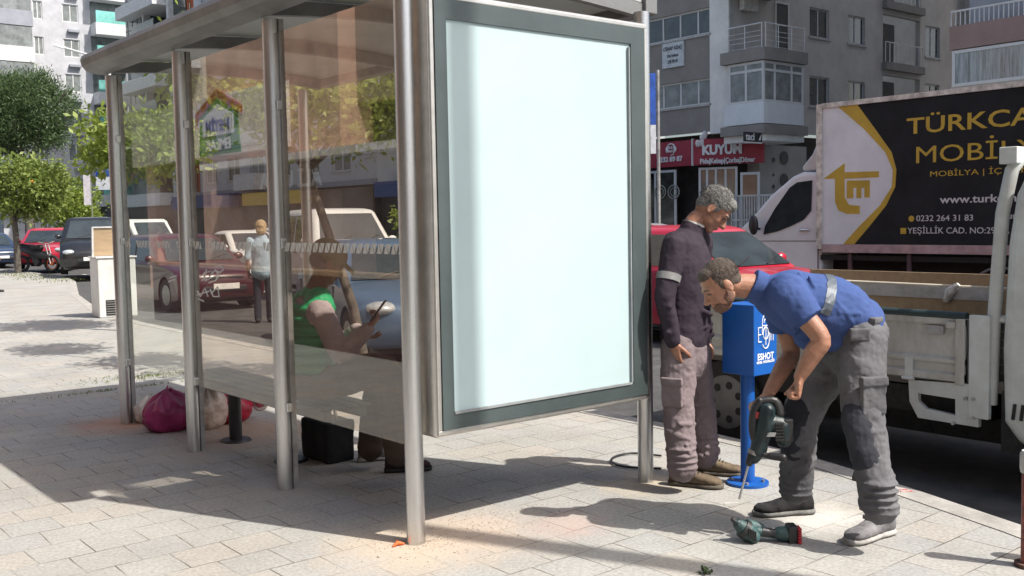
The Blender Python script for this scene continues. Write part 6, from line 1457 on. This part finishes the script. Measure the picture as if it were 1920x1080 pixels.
for k in range(n_):
    t_ = k/(n_-1); c_ = J(584-6*math.sin(PI*t_),688-112*t_,.06-.04*t_); w_ = (.190+.015*math.sin(PI*t_), .150-.01*t_)
    g.tube([c_-UP*.030,c_-UP*.022,c_-UP*.010,c_+UP*.010,c_+UP*.022,c_+UP*.030], [(w_[0]-q_,w_[1]-q_) for q_ in (.035,.014,0,0,.014,.035)], 30, True, l3)
for s_ in (1,-1): g.limb([J(586,575,.02)+l3*.12*s_, J(592,556,.0)+l3*.06*s_], [(.075,.11),(.06,.08)], 18)
vz = fuse(g, "padded_vest", GRV, M3, .006, 1, .010, .05)

g = MB(); g.tube([J(588,562,.0), J(594,545,.0)], [(.095,.09),(.075,.075)], 24, True, l3); g.build("collar", GRV, vz, bevel=.01)
BRT = cloth("brown trousers", (.105,.078,.062), .12, (.07,.052,.042))
g = MB(); torso(g, [J(583,700,.06),J(590,722,.06)], [(.165,.13),(.17,.13)], l3)
for a, b, c in ((hpR,knR,anR),(hpL,knL,anL)): g.limb([a, a.lerp(b,.5), b, b.lerp(c,.5), c], [(.115,.105),(.100,.098),.085,.080,.078], 20)
fuse(g, "trousers", BRT, M3, .006, 3, .018, .08, disp2=.006)
h1 = gp(722,886); shoe(M3, "shoe", (h1.x,h1.y,0), CRh*.9+CFh*.15, cloth("dark brown shoe", (.055,.035,.035), .2), BLACKR, .28, .05)
h1 = gp(672,866); shoe(M3, "shoe", (h1.x,h1.y,0), CRh*.9+CFh*.3, cloth("pale grey trainer", (.34,.32,.31), .15), mat("white sole", (.5,.5,.48), .7), .28, .05)
PH = thing("phone", tuple(J(710,582,-.12)), "dark smartphone held in the seated man's raised hand", "phone")
c_ = J(709,583,-.12); d_ = (CRh*.55+UP*.75+CFh*.1).normalized(); e_ = d_.cross(CFh).normalized(); g = MB(); g.obox(c_, d_, CFh, e_, .075, .036, .005); g.build("phone_body", mat("phone black", (.012,.012,.014), .2), PH, bevel=.003)

# ---------------------------------------------------------------- people farther off
def small_person(base, fwd, label, top, hairc, leg, H=1.68, s=1.):
    t = thing("person", tuple(base), label, "person"); b = Vector(base); f = Vector((fwd[0],fwd[1],0)).normalized(); l = UP.cross(f); G = MB(); k = H/1.72
    X_ = lambda a,b_,z: b+f*a*k+l*b_*k+UP*z*k
    P, B = head(G, X_(.03,0,1.60), f-UP*.15, k); G.limb([X_(0,0,1.40),X_(.01,0,1.50)], [.06*k,.055*k], 14)
    torso(G, [X_(0,0,.90),X_(0,0,1.1),X_(0,0,1.3),X_(0,0,1.42)], [(.15,.11),(.13,.10),(.16,.11),(.08,.07)], l)
    arms = [(X_(0,s_*.19,1.38),X_(-.02,s_*.24,1.10),X_(.06,s_*.23,.86)) for s_ in (1,-1)]
    for a, bb_, c in arms: G.limb([a,bb_,c], [.045,.036,.026], 12); hand(G, c, -UP+f*.2, -(c-X_(0,0,.86)), f)
    legs = [(X_(0,s_*.09,.90),X_(.03*s_,s_*.10,.48),X_(-.02*s_,s_*.10,.07)) for s_ in (1,-1)]
    for a, bb_, c in legs: G.limb([a,bb_,c], [.07,.05,.036], 12)
    fuse(G, "body", SK2, t, .007, 2)
    g = MB(); g.ell(P(-.025,0,.035), (.105,.095,.105), B, 18, 12); g.ell(P(-.06,0,-.05), (.06,.085,.09), B, 14, 10); fuse(g, "hair", hairc, t, .008, 1, .02, .04)
    g = MB(); torso(g, [X_(0,0,.86),X_(0,0,1.1),X_(0,0,1.3),X_(0,0,1.43)], [(.19,.15),(.165,.13),(.19,.13),(.10,.08)], l)
    for a, bb_, c in arms: g.limb([a,a.lerp(bb_,.5),bb_.lerp(c,.0)], [.07,.062,.052], 12)
    fuse(g, "shirt", top, t, .008, 2, .015, .08)
    g = MB(); g.limb([X_(0,-.06,.92),X_(0,.06,.92)], [.10,.10], 14)
    for a, bb_, c in legs: g.limb([a,bb_,c], [.082,.065,.058], 14)
    fuse(g, "trousers", leg, t, .008, 2, .015, .08)
    for a, bb_, c in legs: g = MB(); g.limb([c-f*.05-UP*.03*k, c+f*.16-UP*.045*k], [.045,.032], 12); g.build("shoe", BLACKR, t)
    return t
BLOND = mat("blond hair", (.42,.31,.17), .7, 0, .3, 50, .8, 120)
q = gp(484,650); small_person((4.95,11.8,-.12), (.4,.9), "woman with blond hair and a light blue top walking away beyond the shelter's middle panes", cloth("light blue top", (.33,.45,.55)), BLOND, cloth("dark jeans", (.03,.035,.05)), 1.70)
q = gp(-12,548); small_person((q.x,q.y,0), (.9,.1), "person in dark clothes cut by the left edge of the picture", cloth("dark jacket", (.03,.028,.035)), HD, cloth("black trousers", (.02,.02,.022)), 1.75)
